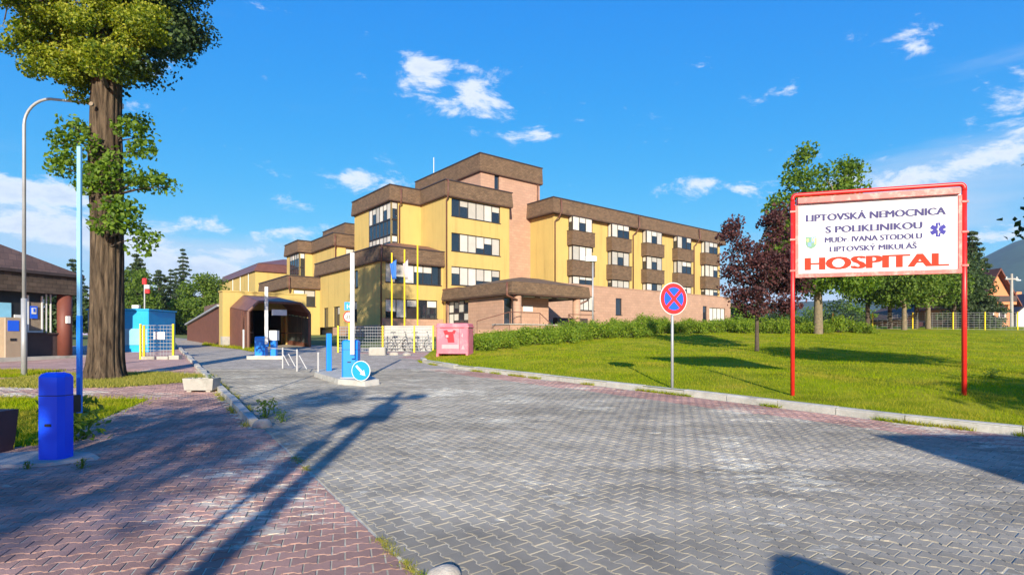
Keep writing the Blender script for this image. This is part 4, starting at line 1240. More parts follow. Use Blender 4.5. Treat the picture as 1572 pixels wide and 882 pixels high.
# --- barriers
def barrier(px, Y, wid, hgt, hz, dep, top_py, arm_px, arm_w, label, bend, m_body, island=None, tip='white', arm_dy=0.35, grad=False):
    x = at(px, Y); zg = g(x, Y) + (.13 if island else 0)
    B = thing('parking_barrier', label, 'barrier', (x, Y, zg), group=None)
    MB().bevbox((x, Y), (1, 0), wid, dep, zg, zg + hgt, .05).build('housing', m_body, B)
    q_, A_, B_ = .05, wid / 2 + .0015, dep / 2 + .0015
    MB().prism([(x + p, Y + r) for p, r in ((-A_ + q_, -B_), (A_ - q_, -B_), (A_, -B_ + q_), (A_, B_ - q_), (A_ - q_, B_), (-A_ + q_, B_), (-A_, B_ - q_), (-A_, -B_ + q_))], zg + hgt * .74, zg + hgt * .74 + .008).build('lid_seam', 'black', B)
    MB().obox((x, Y), (1, 0), (0, -1), -wid * .12, wid * .12, dep / 2 + .001, dep / 2 + .006, zg + hgt * .40, zg + hgt * .43).build('lock_plate', 'black', B)
    MB().bevbox((x, Y), (1, 0), wid + .05, dep + .05, zg - .01, zg + .015, .004).build('base_flange', 'steel', B)
    ax = at(arm_px, Y + arm_dy); ztop = zat(top_py, Y + arm_dy); za = zg + hgt * .62
    k_ = 4
    segs = [za + (ztop - za) * i / k_ for i in range(k_ + 1)]
    arm = MB().obox((ax, Y + arm_dy), (1, 0), (0, 1), -arm_w / 2, arm_w / 2, -.015, .015, za, ztop).build('arm', tip, B)
    for i in range(0 if grad else 3):
        zz = za + (ztop - za) * (.25 + .22 * i)
        MB().obox((ax, Y + arm_dy), (1, 0), (0, 1), -arm_w / 2 - .003, arm_w / 2 + .003, -.018, .018, zz, zz + .14).build('reflector_band', bend, arm)
    MB().obox((ax, Y), (1, 0), (0, 1), -.045, .045, min(arm_dy, dep / 2) + (.035 if arm_dy < 0 else .001), max(-dep / 2, arm_dy) - (.001 if arm_dy < 0 else .035), za - .10, za + .10).build('arm_bracket', 'black' if grad else m_body, B)
    if grad:
        zm = za + (ztop - za) * .34
        MB().obox((ax, Y + arm_dy), (1, 0), (0, 1), -arm_w / 2 - .003, arm_w / 2 + .003, -.019, .019, za - .12, zm).build('arm_sleeve', 'blue2', arm)
    return B
M['armblue'] = mat('blue_white_arm', (.22, .52, .72), .45, .1, .5)
b1 = barrier(86, 6.33, .30, 1.0, 0, .22, 225, 122, .042, 'bright blue barrier housing with raised pale blue arm on concrete pad', 'blue2', 'blue', None, 'armblue', .30, True)
x1, y1 = at(88, 6.33), 6.33
pad = MB(); pts = []
for i in range(22):
    a_ = 2 * math.pi * i / 22; r1 = 1 + .08 * math.sin(3 * a_) + .05 * math.sin(7 * a_ + 1)
    pts.append((x1 - .28 + .70 * r1 * math.cos(a_), y1 + .02 + .34 * r1 * math.sin(a_)))
vs = [(p[0], p[1], g(*p) - .03) for p in pts] + [(x1 - .28 + (p[0] - x1 + .28) * .9, y1 + (p[1] - y1) * .88, g(*p) + .035) for p in pts]
pad.add(vs, [tuple(range(22, 44))] + [(i, (i + 1) % 22, 22 + (i + 1) % 22, 22 + i) for i in range(22)])
solo('concrete_pad', pad, 'concrete', 'worn rounded concrete pad under the bright blue barrier housing', 'concrete pad')
# middle island
def island(pts, h, label):
    mb = MB(); n = len(pts); c = np.mean(pts, 0)
    vs = [(p[0], p[1], g(*p) - .03) for p in pts] + [(p[0] * .97 + c[0] * .03, p[1] * .97 + c[1] * .03, g(*p) + h) for p in pts]
    mb.add(vs, [tuple(range(n, 2 * n))] + [(i, (i + 1) % n, n + (i + 1) % n, n + i) for i in range(n)])
    return solo('traffic_island', mb, 'kerb', label, 'traffic island')
isl = [(-5.75, 16.6), (-5.55, 15.6), (-4.3, 13.75), (-3.5, 13.3), (-3.25, 13.7), (-3.6, 14.4), (-4.9, 16.4), (-5.3, 16.9)]
island(isl, .13, 'pale concrete traffic island carrying the barrier and the arrow sign')
b2 = barrier(539, 14.15, .40, .95, 0, .34, 388, 541, .10, 'blue barrier housing with white raised arm beside the round arrow sign', 'white', 'blue2', True, 'white', -.30)
X2, Y2 = at(505, 16.0), 16.0
tp = MB().bevbox((X2, Y2), (.8, .6), .14, .10, g(X2, Y2) + .12, g(X2, Y2) + 1.2, .015)
tpo = solo('ticket_post', tp, 'blue2', 'slim blue post on the traffic island beside white rails', 'post')
# arrow sign
x, y = -3.62, 13.45; zg = g(x, y) + .12
AS = thing('arrow_sign', 'round blue keep-right sign with white diagonal arrow on white stub', 'traffic sign', (x, y, zg))
zc = zat(568.5, y); yaw = R(-12)
MB().tube([(x, y, zg - .02), (x, y, zg + .28)], .06, 14).build('stub_post', 'white', AS, True)
MB().tube([(x, y, zg + .2), (x, y, zc + .18)], .025, 10).build('pole', 'steel', AS)
fo = (x + math.sin(yaw) * .04, y - math.cos(yaw) * .04 - .03, zc)
base, n_, d_ = disc_sign(AS, fo, yaw, .245, [('plate', 'white', 1), ('field', 'signcyan', .93)])
t = -math.pi / 4; ca, sa = math.cos(t), math.sin(t)
ar = [(-.17, -.028), (.04, -.028), (.04, -.075), (.17, 0), (.04, .075), (.04, .028), (-.17, .028)]
mk('arrow', [(fo[0] + n_[0] * .0125 + d_[0] * (p * ca - q * sa), fo[1] + n_[1] * .0125 + d_[1] * (p * ca - q * sa), zc + p * sa + q * ca) for p, q in ar], [tuple(range(7))], 'white', base)
# far barrier
b3 = barrier(401, 22.6, .42, .78, 0, .36, 440, 409, .13, 'blue barrier with white raised arm in front of the covered passage', 'white', 'blue2', True, 'white', -.30)
x3, y3 = at(401, 22.6), 22.6
mb = MB().box(x3 - .45, x3 + 1.0, y3 - .3, y3 + .35, g(x3, y3) - .05, g(x3, y3) + .129)
solo('traffic_island', mb, 'kerb', 'small concrete island under the barrier before the covered passage', 'traffic island')
PB_ = thing('ticket_machine', 'small blue ticket machine with white screen beside the far barrier', 'ticket machine', (x3 + .52, y3, g(x3, y3) + .13))
MB().bevbox((x3 + .52, y3), (1, 0), .22, .2, g(x3, y3) + .13, g(x3, y3) + .75, .02).build('body', 'blue2', PB_)
MB().obox((x3 + .52, y3), (1, 0), (0, 1), -.15, .17, -.16, .1, g(x3, y3) + .752, g(x3, y3) + 1.15).build('head', 'white', PB_)
# white railing posts
RLp = [(434, 565), (456, 569.5), (488.5, 577.5)]
GR = thing('guard_rail', 'low white railing with posts and slanted bars beside the island', 'railing', (*gp(456, 569.5), g(*gp(456, 569.5))))
tops = []
for px, py in RLp:
    x, y = gp(px, py); z = g(x, y); hh = .68
    MB().tube([(x, y, z - .05), (x, y, z + hh)], .024, 8).build('post', 'rail', GR)
    tops.append((x, y, z + hh - .04))
x0_, y0_ = gp(416, 562)
MB().tube([(x0_, y0_, g(x0_, y0_) + .62)] + tops[:2], .015, 6).build('rail', 'rail', GR)
for (a_, b_), s_ in (((0, 1), .28), ((0, 1), .72), ((1, 2), .35)):
    p = np.array(tops[a_]) * (1 - s_) + np.array(tops[b_]) * s_
    MB().tube([(p[0] - .18, p[1] + .1, p[2] - .12), (p[0] + .1, p[1] - .05, p[2] - .52)], .016, 6).build('brace', 'rail', GR)

# speed sign on yellow pole
x, y = at(536, 24.6), 24.6; zg = g(x, y)
SP = thing('speed_sign', 'yellow pole with speed limit twenty sign below a small blue plate', 'traffic sign', (x, y, zg))
MB().tube([(x, y, zg - .1), (x, y, zat(463, y))], .035, 8).build('pole', 'yellowpost', SP)
base, n_, d_ = disc_sign(SP, (x, y - .05, zat(486, y)), 0, .25, [('plate', 'signred', 1), ('field', 'white', .78)])
put_text('numerals', '20', .24, .17, (x - .12, y - .0655, zat(486, y) - .085), (1, 0), (0, -1, 0), 'black', base, .015)
pl = MB().box(x - .19, x + .19, y - .055, y - .04, zat(476, y), zat(463.5, y)).build('plate', 'signcyan', SP)
put_text('letter', 'H', .15, .20, (x - .075, y - .057, zat(470, y) - .10), (1, 0), (0, -1, 0), 'white', pl, .015)

# --- mesh fences
def fence(name, posts, hgt, label, cell=.10, solid=None, bars=8, lift=.08, post_w=.07, cat='fence', vspace=.12):
    x0, y0 = posts[0]
    FN = thing(name, label, cat, (x0, y0, g(x0, y0)))
    for x, y in posts:
        MB().box(x - post_w / 2, x + post_w / 2, y - .03, y + .03, g(x, y) - .1, g(x, y) + hgt + .06).build('post', 'yellowpost', FN)
    for (xa, ya), (xb, yb) in zip(posts[:-1], posts[1:]):
        l = math.hypot(xb - xa, yb - ya); mb = MB()
        za, zb = g(xa, ya) + lift, g(xb, yb) + lift
        for i in range(bars + 1):
            h = (hgt - lift) * i / bars
            mb.tube([(xa, ya, za + h), (xb, yb, zb + h)], .011, 4)
        nv = max(2, int(l / vspace))
        for i in range(1, nv):
            t = i / nv; x, y, z = xa + (xb - xa) * t, ya + (yb - ya) * t, za + (zb - za) * t
            mb.tube([(x, y, z), (x, y, z + hgt - lift)], .006, 4)
        mb.build('mesh_panel', 'greywire', FN)
    return FN
FY = 26.8
fence('mesh_fence', [(at(518, FY), FY + .1), (at(587.5, FY), FY), (at(636, FY), FY), (at(665, FY), FY)], 1.24, 'yellow-posted wire mesh fence in front of the bicycles', bars=8)
fence('mesh_fence', [(at(1300, 46) , 48), (at(1352, 45), 46), (at(1408, 44), 44.5), (at(1463, 43), 43), (at(1512, 42), 42), (at(1562, 41), 41), (at(1618, 40), 40), (at(1680, 39), 39)], 1.5, 'long yellow-posted mesh fence between lawn and the orange house', bars=8, vspace=.3)
GP = [gp(216, 551), gp(266, 551)]
gf = fence('mesh_gate', GP, 1.36, 'short wire mesh gate between yellow posts beside the road', bars=9, cat='gate')
MB().box(GP[0][0] + .10, GP[0][0] + .17, GP[0][1] - .03, GP[0][1] + .03, g(*GP[0]) - .1, g(*GP[0]) + 1.36).build('post', 'yellowpost', gf)
MB().box(GP[0][0] + .55, GP[0][0] + 1.0, GP[0][1] - .05, GP[0][1] - .03, g(*GP[0]) + .80, g(*GP[0]) + 1.1).build('notice', 'white', gf)
mb = MB().box(GP[0][0] + .1, GP[1][0] - .15, GP[0][1] - .12, GP[0][1] + .12, g(*GP[0]) - .05, g(*GP[0]) + .12)
solo('concrete_sill', mb, 'concrete', 'low concrete sill under the short mesh gate', 'concrete block')
mb = MB().box(GP[1][0] - .1, GP[1][0] + .3, GP[0][1] - .14, GP[0][1] + .1, g(*GP[0]) - .05, g(*GP[0]) + .16)
solo('concrete_block', mb, 'concrete', 'concrete block at the road end of the short mesh gate', 'concrete block')
# pale screen standing in for the sunlit wall behind the fence, with bicycles between
mb = MB().box(at(590, 28.2), at(664, 28.2), 28.2, 28.26, g(-5, 28.2) - .05, g(-5, 28.2) + 1.28)
solo('white_screen', mb, 'screen', 'pale screen standing in for the sunlit wall behind the parked bicycles', 'screen')
def bicycle(x, y, fr, label):
    z = g(x, y); r = .33
    BK = thing('bicycle', label, 'bicycle', (x, y, z), 'bicycles parked behind the mesh fence')
    for s in (-.52, .52):
        ring = [(x + s + r * math.cos(t), y, z + r + r * math.sin(t)) for t in np.linspace(0, 2 * math.pi, 21)]
        w = MB().tube(ring, .022, 5, False).build('wheel', 'black', BK)
        sp = MB()
        for t in np.linspace(0, math.pi, 7)[:-1]:
            sp.tube([(x + s + r * math.cos(t), y, z + r + r * math.sin(t)), (x + s - r * math.cos(t), y, z + r - r * math.sin(t))], .004, 4)
        sp.build('spokes', 'steel', w)
    P = lambda a, b: (x + a, y, z + b)
    MB().tube([P(-.52, r), P(-.08, .30), P(.38, .78), P(-.2, .80), P(-.08, .30)], .02, 6).tube([P(-.2, .8), P(-.52, r)], .014, 6).tube([P(.52, r), P(.38, .78), P(.35, .98)], .018, 6).build('frame', fr, BK)
    MB().tube([(x + .33, y - .26, z + 1.0), (x + .36, y, z + .98), (x + .33, y + .26, z + 1.0)], .016, 6).build('handlebar', 'steel', BK)
    MB().tube([P(-.2, .8), P(-.22, .93)], .015, 6).build('seat_post', 'steel', BK)
    MB().bevbox((x - .24, y), (1, 0), .26, .14, z + .92, z + .98, .02).build('saddle', 'black', BK)
bicycle(at(611, 27.6), 27.6, 'black', 'dark bicycle parked behind the mesh fence by its middle post')
bicycle(at(645, 27.5), 27.5, 'steel', 'silver bicycle parked behind the mesh fence near the pink container')
# flagpoles and flags
for i, (px, ty, lab) in enumerate(((601.5, 388, 'yellow flagpole carrying the limp blue flag'), (621, 383, 'yellow flagpole carrying the limp pale flag'), (641, 376, 'bare yellow flagpole beside the two flags'))):
    Yf = 31.5; x = at(px, Yf); z = g(x, Yf)
    mb = MB().tube([(x, Yf, z - .1), (x, Yf, zat(ty, Yf))], .045, 8)
    solo('flagpole', mb, 'yellowpost', lab, 'flagpole', 'yellow flagpoles in front of the hospital')
def flag(px, y0, y1, wd, m_, label):
    Yf = 31.38; x = at(px, Yf); n = 9; k_ = 7
    V = []; Fs = []
    for j in range(k_):
        t = j / (k_ - 1); z = zat(y0, Yf) + (zat(y1, Yf) - zat(y0, Yf)) * t
        for i in range(n):
            s = i / (n - 1)
            V.append((x + (-.06 - wd * s * (1 - .25 * t)), Yf + .09 * math.sin(s * 11 + t * 2) * s, z - .25 * s * (1 - t)))
    for j in range(k_ - 1):
        for i in range(n - 1): Fs.append((j * n + i, j * n + i + 1, (j + 1) * n + i + 1, (j + 1) * n + i))
    mb = MB().add(V, Fs); o = solo('flag', mb, m_, label, 'flag', None, True)
    sm = o.modifiers.new('thickness', 'SOLIDIFY'); sm.thickness = .012
flag(610, 398, 428, .34, 'flag_blue', 'limp blue flag hanging on a yellow flagpole')
flag(628, 398, 428, .26, 'flag_white', 'limp pale flag hanging on a yellow flagpole')

# --- pink clothes container
x, y = -2.37, 22.0; zg = float(lawn_z(np.array([x]), np.array([y]))[0]) - .06; w, h, dp = 1.30, 1.36, .9
PC = thing('clothes_container', 'pink clothes bank with red shirt print standing by the lawn', 'container', (x, y, zg))
dd = (.985, -.17); nn_ = (dd[1], -dd[0])
cx, cy = x - nn_[0] * dp / 2, y - nn_[1] * dp / 2
MB().bevbox((cx, cy), dd, w, dp, zg + .16, zg + h, .04).build('body', 'pinkbin', PC)
MB().bevbox((cx, cy), dd, w + .06, dp + .06, zg + h - .16, zg + h - .10, .02).build('rim', 'pinkbin', PC)
for s in (-1, 1):
    MB().obox((cx, cy), dd, nn_, s * w / 2 - (.09 if s > 0 else 0), s * w / 2 + (.09 if s < 0 else 0), -dp / 2, dp / 2, zg - .1, zg + .159).build('foot', 'pinkbin', PC)
def face(mbx, pts, b): mbx.add([(cx + dd[0] * a + nn_[0] * (dp / 2 + b), cy + dd[1] * a + nn_[1] * (dp / 2 + b), zg + z) for a, z in pts], [tuple(range(len(pts)))])
mb = MB(); face(mb, [(-.36, 1.06), (-.22, 1.1), (-.14, 1.04), (.0, 1.04), (.08, 1.1), (.16, 1.06), (.10, .93), (.06, .95), (.10, .60), (-.16, .60), (-.20, .78), (-.28, .78), (-.30, .92)], .003); mb.build('shirt_print', 'redprint', PC)
mb = MB(); face(mb, [(-.26, .80), (-.15, .80), (-.15, .90), (-.26, .90)], .006); face(mb, [(-.2, 1.08), (.06, 1.08), (.0, 1.03), (-.14, 1.03)], .006); mb.build('shirt_highlight', 'pinkpale', PC)
mb = MB(); face(mb, [(-.42, .36), (.28, .36), (.28, .52), (-.42, .52)], .003); face(mb, [(.38, .34), (.52, .34), (.45, .52)], .003); face(mb, [(.38, .86), (.44, .80), (.44, .98)], .003); mb.build('faded_print', 'pinkpale', PC)
mb = MB(); face(mb, [(.30, .3), (.312, .3), (.312, 1.14), (.30, 1.14)], .004); mb.build('door_seam', 'redprint', PC)
mb = MB(); face(mb, [(-.5, 1.17), (.5, 1.17), (.5, 1.19), (-.5, 1.19)], .004); mb.build('flap_seam', 'redprint', PC)

# --- planter trough
x, y = at(310, 12.4), 12.4; zg = g(x, y)
PL = thing('planter', 'weathered concrete trough planter on the red paving by the kerb', 'planter', (x, y, zg))
mb = MB(); a_, b_, h_ = .34, .17, .30
o_ = [(-a_, -b_), (a_, -b_), (a_, b_), (-a_, b_)]
def ringz(s, z): return [(x + p * s, y + q * s, zg + z) for p, q in o_]
vs = ringz(.90, .04) + ringz(1, h_) + [(x + p * .86, y + q * .74, zg + h_) for p, q in o_] + [(x + p * .84, y + q * .7, zg + h_ - .05) for p, q in o_]
fs = [(3, 2, 1, 0)]
for k_ in range(3):
    for i in range(4): fs.append((k_ * 4 + i, k_ * 4 + (i + 1) % 4, k_ * 4 + 4 + (i + 1) % 4, k_ * 4 + 4 + i))
mb.add(vs, fs); mb.build('trough', 'concrete', PL)
MB().add(ringz(.82, h_ - .045), [(0, 1, 2, 3)]).build('soil', 'soil', PL)
for s in (-.22, .2): MB().box(x + s - .05, x + s + .05, y - .12, y + .12, zg, zg + .04).build('foot', 'concrete', PL)

# --- lamp post with curved arm
x, y = at(37, 15.9), 15.9; zg = g(x, y)
LP = thing('lamp_post', 'tall grey steel lamp post with curved arm behind the linden trunk', 'street lamp', (x, y, zg))
zt = zat(152, y); x_arm = at(158, y)
pts = [(x, y, zg - .2), (x, y, zg + 2.2)]
MB().tube(pts, .070, 14).build('shaft_base', 'steel', LP, True)
rr = .75
pts = [(x, y, zg + 2.2), (x, y, zt - rr)] + [(x + rr - rr * math.cos(t), y, zt - rr + rr * math.sin(t)) for t in np.linspace(.2, math.pi / 2, 8)] + [(x_arm, y, zt - .16)]
MB().tube(pts, [.048, .044] + [.038] * 8 + [.032], 12).build('shaft', 'steel', LP, True)
MB().bevbox((x_arm + .25, y), (1, 0), .6, .24, zt - .24, zt - .08, .05).build('lamp_head', 'whiteframe', LP)
# park lamp
x, y = at(910, 36.5), 36.5; zg = g(x, y)
PLm = thing('park_lamp', 'short park lamp with flat white head before the hospital entrance', 'street lamp', (x, y, zg))
MB().tube([(x, y, zg - .2), (x, y, zat(399, y))], .05, 10).build('pole', 'steel', PLm, True)
MB().bevbox((x - .12, y), (1, 0), .75, .35, zat(401, y), zat(393, y), .06).build('lamp_head', 'whiteframe', PLm)

# --- gatehouse at the left edge
ka = np.array((.336, .942)); kb = np.array((-.942, .336)); kc = np.array((-18.45, 23.7))
kz = g(-19, 23)
KI = thing('gatehouse', 'low brown shingled gatehouse with hipped roof and round corner column', 'kiosk', (kc[0], kc[1], kz))
def kp(a, b): return (kc[0] + ka[0] * a + kb[0] * b, kc[1] + ka[1] * a + kb[1] * b)
def kpoly(a0, a1, b0, b1): return [kp(a0, b0), kp(a0, b1), kp(a1, b1), kp(a1, b0)]
def kbox(mb, a0, a1, b0, b1, z0, z1):
    P = kpoly(a0, a1, b0, b1); mb.prism(P, z0, z1); return mb
zf0, zf1 = zat(453, 23.6), zat(422, 23.6)
kbox(MB(), -9, 0, 0, 7, zf0, zf1 - .12).build('fascia', 'shingle_dark', KI)
kbox(MB(), -9.15, .15, -.15, 7.15, zf1 - .119, zf1).build('gutter', 'cap', KI)
ap = [kp(-5.2, 3.4), kp(-5.2, 3.6), kp(-3.8, 3.6), kp(-3.8, 3.4)]
MB().frus(kpoly(-9.1, .1, -.1, 7.1), zf1 + .002, ap, zf1 + 2.2).build('roof', 'roof_tile', KI)
kbox(MB(), -9, -.6, .35, .55, kz + .1, kz + 1.0).build('counter_wall', 'dark_brown', KI)
kbox(MB(), -9, -.58, .25, .65, kz + 1.001, kz + 1.05).build('counter_top', 'dark_brown', KI)
kbox(MB(), -9, -1.05, .45, .55, kz + 1.052, zf0 - .001).build('wall', 'black', KI)
kbox(MB(), -9, -1.05, 3.6, 3.7, kz + .1, zf0 - .001).build('rear_wall', 'dark_brown', KI)
mb = MB(); kbox(mb, -1.60, -1.17, .42, .445, kz + 1.12, zf0 - .35); mb.build('window_board', 'wood', KI)
fm = MB()
for a_ in (-1.66, -1.16): kbox(fm, a_, a_ + .05, .38, .44, kz + 1.06, zf0 - .1)
kbox(fm, -1.609, -1.161, .38, .419, kz + 1.06, kz + 1.12); fm.build('window_frame', 'whiteframe', KI)
for a_ in (-.98, -.82): kbox(MB(), a_, a_ + .04, .42, .46, kz + 1.052, zf0).build('mullion', 'whiteframe', KI)
sg = kbox(MB(), -1.58, -1.32, .36, .378, kz + 1.62, kz + 2.12).build('notice', 'signblue', KI)
kbox(MB(), -1.53, -1.37, .345, .359, kz + 1.80, kz + 2.05).build('symbol', 'white', sg)
kbox(MB(), -1.48, -1.42, .330, .344, kz + 1.88, kz + 2.02).build('symbol_mark', 'signblue', sg)
kbox(MB(), -2.10, -1.74, .37, .43, kz + 1.10, kz + 1.75).build('notice', 'white', KI)
kbox(MB(), -2.9, -2.2, .40, .445, kz + 1.3, kz + 2.2).build('side_window', 'cyan_pale', KI)
cc = kp(-.35, .30)
MB().tube([(cc[0], cc[1], kz), (cc[0], cc[1], zf0 - .002)], .26, 24).build('column', 'terracotta', KI, True)
pc_ = kp(-.42, -.02); MB().bevbox(pc_, tuple(ka), .16, .1, kz + 1.45, kz + 1.75, .015).build('switch_box', 'white', KI)
kbox(MB(), -9.4, .4, -.3, 7, kz - .3, kz + .1).build('floor_slab', 'concrete', KI)
kbox(MB(), -1.85, -.3, 6.2, 6.4, kz + .11, zf0 - .01).build('rear_post', 'dark_brown', KI)
tmx = kp(-2.5, -.05)
TM = thing('cash_machine', 'beige payment machine with small screen beside the gatehouse', 'ticket machine', (tmx[0], tmx[1], kz + .1))
MB().bevbox(tmx, tuple(ka), .55, .45, kz + .1, kz + 1.62, .03).build('body', 'beige', TM)
kbox(MB(), -2.68, -2.32, -.29, -.276, kz + 1.1, kz + 1.5).build('screen', 'signblue', TM)
kbox(MB(), -2.6, -2.4, -.29, -.276, kz + .72, kz + .82).build('slot', 'black', TM)

# --- cyan container behind the linden
mb = None
CX, CY = at(228, 27.4), 27.4
CB = thing('cyan_cabin', 'cyan blue metal cabin with paler lower panels behind the linden trunk', 'cabin', (CX - 1.5, CY, g(CX, CY)))
MB().bevbox((CX - 1.5, CY + 1.1), (1, 0), 3.0, 2.2, g(CX, CY) - .05, g(CX, CY) + 2.05, .03).build('body', 'cyan', CB)
MB().box(CX - 2.9, CX - .05, CY - .03, CY - .003, g(CX, CY) + .35, g(CX, CY) + 1.15).build('pale_panel', 'cyan_pale', CB)
MB().box(CX - 3.05, CX + .05, CY - .05, CY + 2.25, g(CX, CY) + 2.051, g(CX, CY) + 2.12).build('roof_edge', 'cyan', CB)
# red and white wind flag pole
x, y = at(222, 40), 40.0
WP = thing('helipad_mast', 'thin mast with red and white markers behind the cyan cabin', 'mast', (x, y, g(x, y)))
MB().tube([(x, y, g(x, y) - .1), (x, y, zat(432, y))], .05, 6).build('pole', 'steel', WP)
for i, (a_, b_, m_) in enumerate(((427, 436, 'signred'), (437, 443, 'white'), (444, 450, 'signred'))):
    MB().bevbox((x + (.2 if i else 0), y), (1, 0), .34 if i else .3, .2, zat(b_, y), zat(a_, y), .05).build('marker', m_, WP)
mb = MB().bevbox((x - .6, y), (1, 0), .5, .3, zat(473, y), zat(468, y), .03); mb.build('lamp_head', 'white', WP)

# --- maroon bin at the left edge, rocks
x, y = -6.28, 6.75
mb = MB(); o_ = [(-.17, -.15), (.17, -.15), (.17, .15), (-.17, .15)]
mb.frus([(x + p * .8, y + q * .8) for p, q in o_], g(x, y) - .02, [(x + p, y + q) for p, q in o_], g(x, y) + .5)
solo('litter_bin', mb, 'maroonbin', 'small tapered maroon litter bin beside the grass patch', 'litter bin')
def rock(x, y, r, sz, m_, label, seed):
    rg = np.random.default_rng(seed); mb = MB().sphere((0, 0, 0), 1, 1, 18, 12)
    V = np.array(mb.v); ph = rg.random(6) * 6
    f = 1 + .10 * np.sin(V[:, 0] * 3 + ph[0]) + .08 * np.sin(V[:, 1] * 4 + ph[1]) + .07 * np.sin(V[:, 2] * 5 + ph[2])
    V = V * f[:, None] * np.array((r, r * .9, r * sz)); V += (x, y, g(x, y) + r * sz * .25)
    mb.v = [tuple(v) for v in V]
    solo('stone', mb, m_, label, 'stone', None, True)
rock(-.42, 3.38, .11, .75, 'stone', 'pale rounded stone at the edge of grey and red paving', 3)
rock(lpt(8.3)[0] - .02, 8.33, .13, .75, 'stone', 'rounded end stone closing the left kerb', 5)
for i in range(3):
    rock(-5.9 + .62 * i, 25.2 - .25 * i, .2, .6, 'stone', 'low pale stone edging between the road and the mesh fence', 20 + i)
x, y = at(580, 25.0), 25.0
mb = MB().bevbox((x, y), (1, 0), .75, .4, g(x, y) - .05, g(x, y) + .36, .05)
solo('concrete_block', mb, 'concrete', 'concrete block standing in front of the mesh fence', 'concrete block')
for o in list(bpy.data.objects):
    if o.name.startswith('stone') and o.get('label', '').startswith('low pale'): o['group'] = 'stones edging the road before the fence'
# bench
x, y = 17.6, 37.5
BN = thing('park_bench', 'dark wooden park bench on the lawn behind the maroon tree', 'bench', (x, y, g(x, y) + .2))
zb_ = g(x, y) + .2
for i in range(3): MB().box(x - .8, x + .8, y - .2 + .14 * i, y - .09 + .14 * i, zb_ + .42, zb_ + .46).build('seat_slat', 'dark_brown', BN)
for i in range(2): MB().box(x - .8, x + .8, y + .24, y + .28, zb_ + .56 + .15 * i, zb_ + .67 + .15 * i).build('back_slat', 'dark_brown', BN)
for s in (-.65, .65):
    MB().box(x + s - .04, x + s + .04, y - .18, y + .22, zb_ - .05, zb_ + .419).build('leg', 'concrete', BN)
    MB().box(x + s - .03, x + s + .03, y + .281, y + .32, zb_, zb_ + .85).build('leg', 'concrete', BN)
# ------------------------------------------------------------------ vegetation
def crown_mesh(name, clumps, per, spread, L, Wd, m, parent, up=.5, droop=.1, flat=.7):
    """clumps: (n,3) centres; leaves scattered round each; returns object"""
    C = np.repeat(clumps, per, 0)
    d = rng.normal(size=C.shape); ln = np.linalg.norm(d, axis=1, keepdims=True)
    d = d / ln * np.minimum(ln, 1.75) * np.array([1, 1, flat])
    sp = np.repeat(np.asarray(spread) * np.ones(len(clumps)), per)[:, None]
    P = C + d * sp * .55
    V, Fq = leaves(P, L, Wd, up, droop)
    ori = ORI.get(parent.name, np.zeros(3))
    o = fastmesh(name, V - ori, Fq, m)
    o.parent = parent; ORI[o.name] = ori
    return o
def ell_clumps(ells, n, shell=.55):
    out = []
    vol = np.array([e[3] * e[4] * e[5] for e in ells]) ** .75; vol = vol / vol.sum()
    for e_, w in zip(ells, vol):
        k_ = max(3, int(round(n * w)))
        d = unit(rng.normal(size=(k_, 3))); r = shell + (1 - shell) * rng.random(k_) ** .6
        out.append(np.array(e_[:3]) + d * r[:, None] * np.array(e_[3:6]))
    return np.concatenate(out)
def limb(mb, a, b, r0, r1, sag=.0, k=7):
    a = Vector(a); b = Vector(b); L = (b - a).length; pts = []; rs = []
    off = Vector((random.gauss(0, .08), random.gauss(0, .08), random.gauss(0, .05))) * L
    for i in range(5):
        t = i / 4; pts.append(a.lerp(b, t) + off * math.sin(math.pi * t) + Vector((0, 0, sag * L * math.sin(math.pi * t)))); rs.append(r0 * (1 - t) + r1 * t)
    mb.tube(pts, rs, k)
def tree(name, label, x, y, z, trunk_h, r, ells, nclump, per, spread, L, Wd, leaf, bark, group=None, nlimb=14, lean=(0, 0), extra=None):
    T = thing(name, label, 'tree', (x, y, z), group)
    E = [(x + e_[0], y + e_[1], z + e_[2], *e_[3:]) for e_ in ells]
    cl = ell_clumps(E, nclump)
    tb = MB()
    top = (x + lean[0], y + lean[1], z + trunk_h)
    tb.tube([(x, y, z - .25), (x, y, z + .05), (x + lean[0] * .2, y + lean[1] * .2, z + trunk_h * .25), (x + lean[0] * .6, y + lean[1] * .6, z + trunk_h * .62), top], [r * 1.5, r * 1.2, r, r * .82, r * .5], 12)
    tb.build('trunk', bark, T, True)
    lb = MB()
    idx = np.random.default_rng(len(cl)).choice(len(cl), min(nlimb, len(cl)), False)
    for i in idx:
        c = cl[i]; t = min(.98, max(.45, (c[2] - z) / trunk_h * .7))
        s = (x + lean[0] * t, y + lean[1] * t, z + trunk_h * t)
        limb(lb, s, c, r * .38, r * .06, .05)
    lb.build('limbs', bark, T, True)
    crown_mesh('crown', cl, per, spread, L, Wd, leaf, T)
    return T

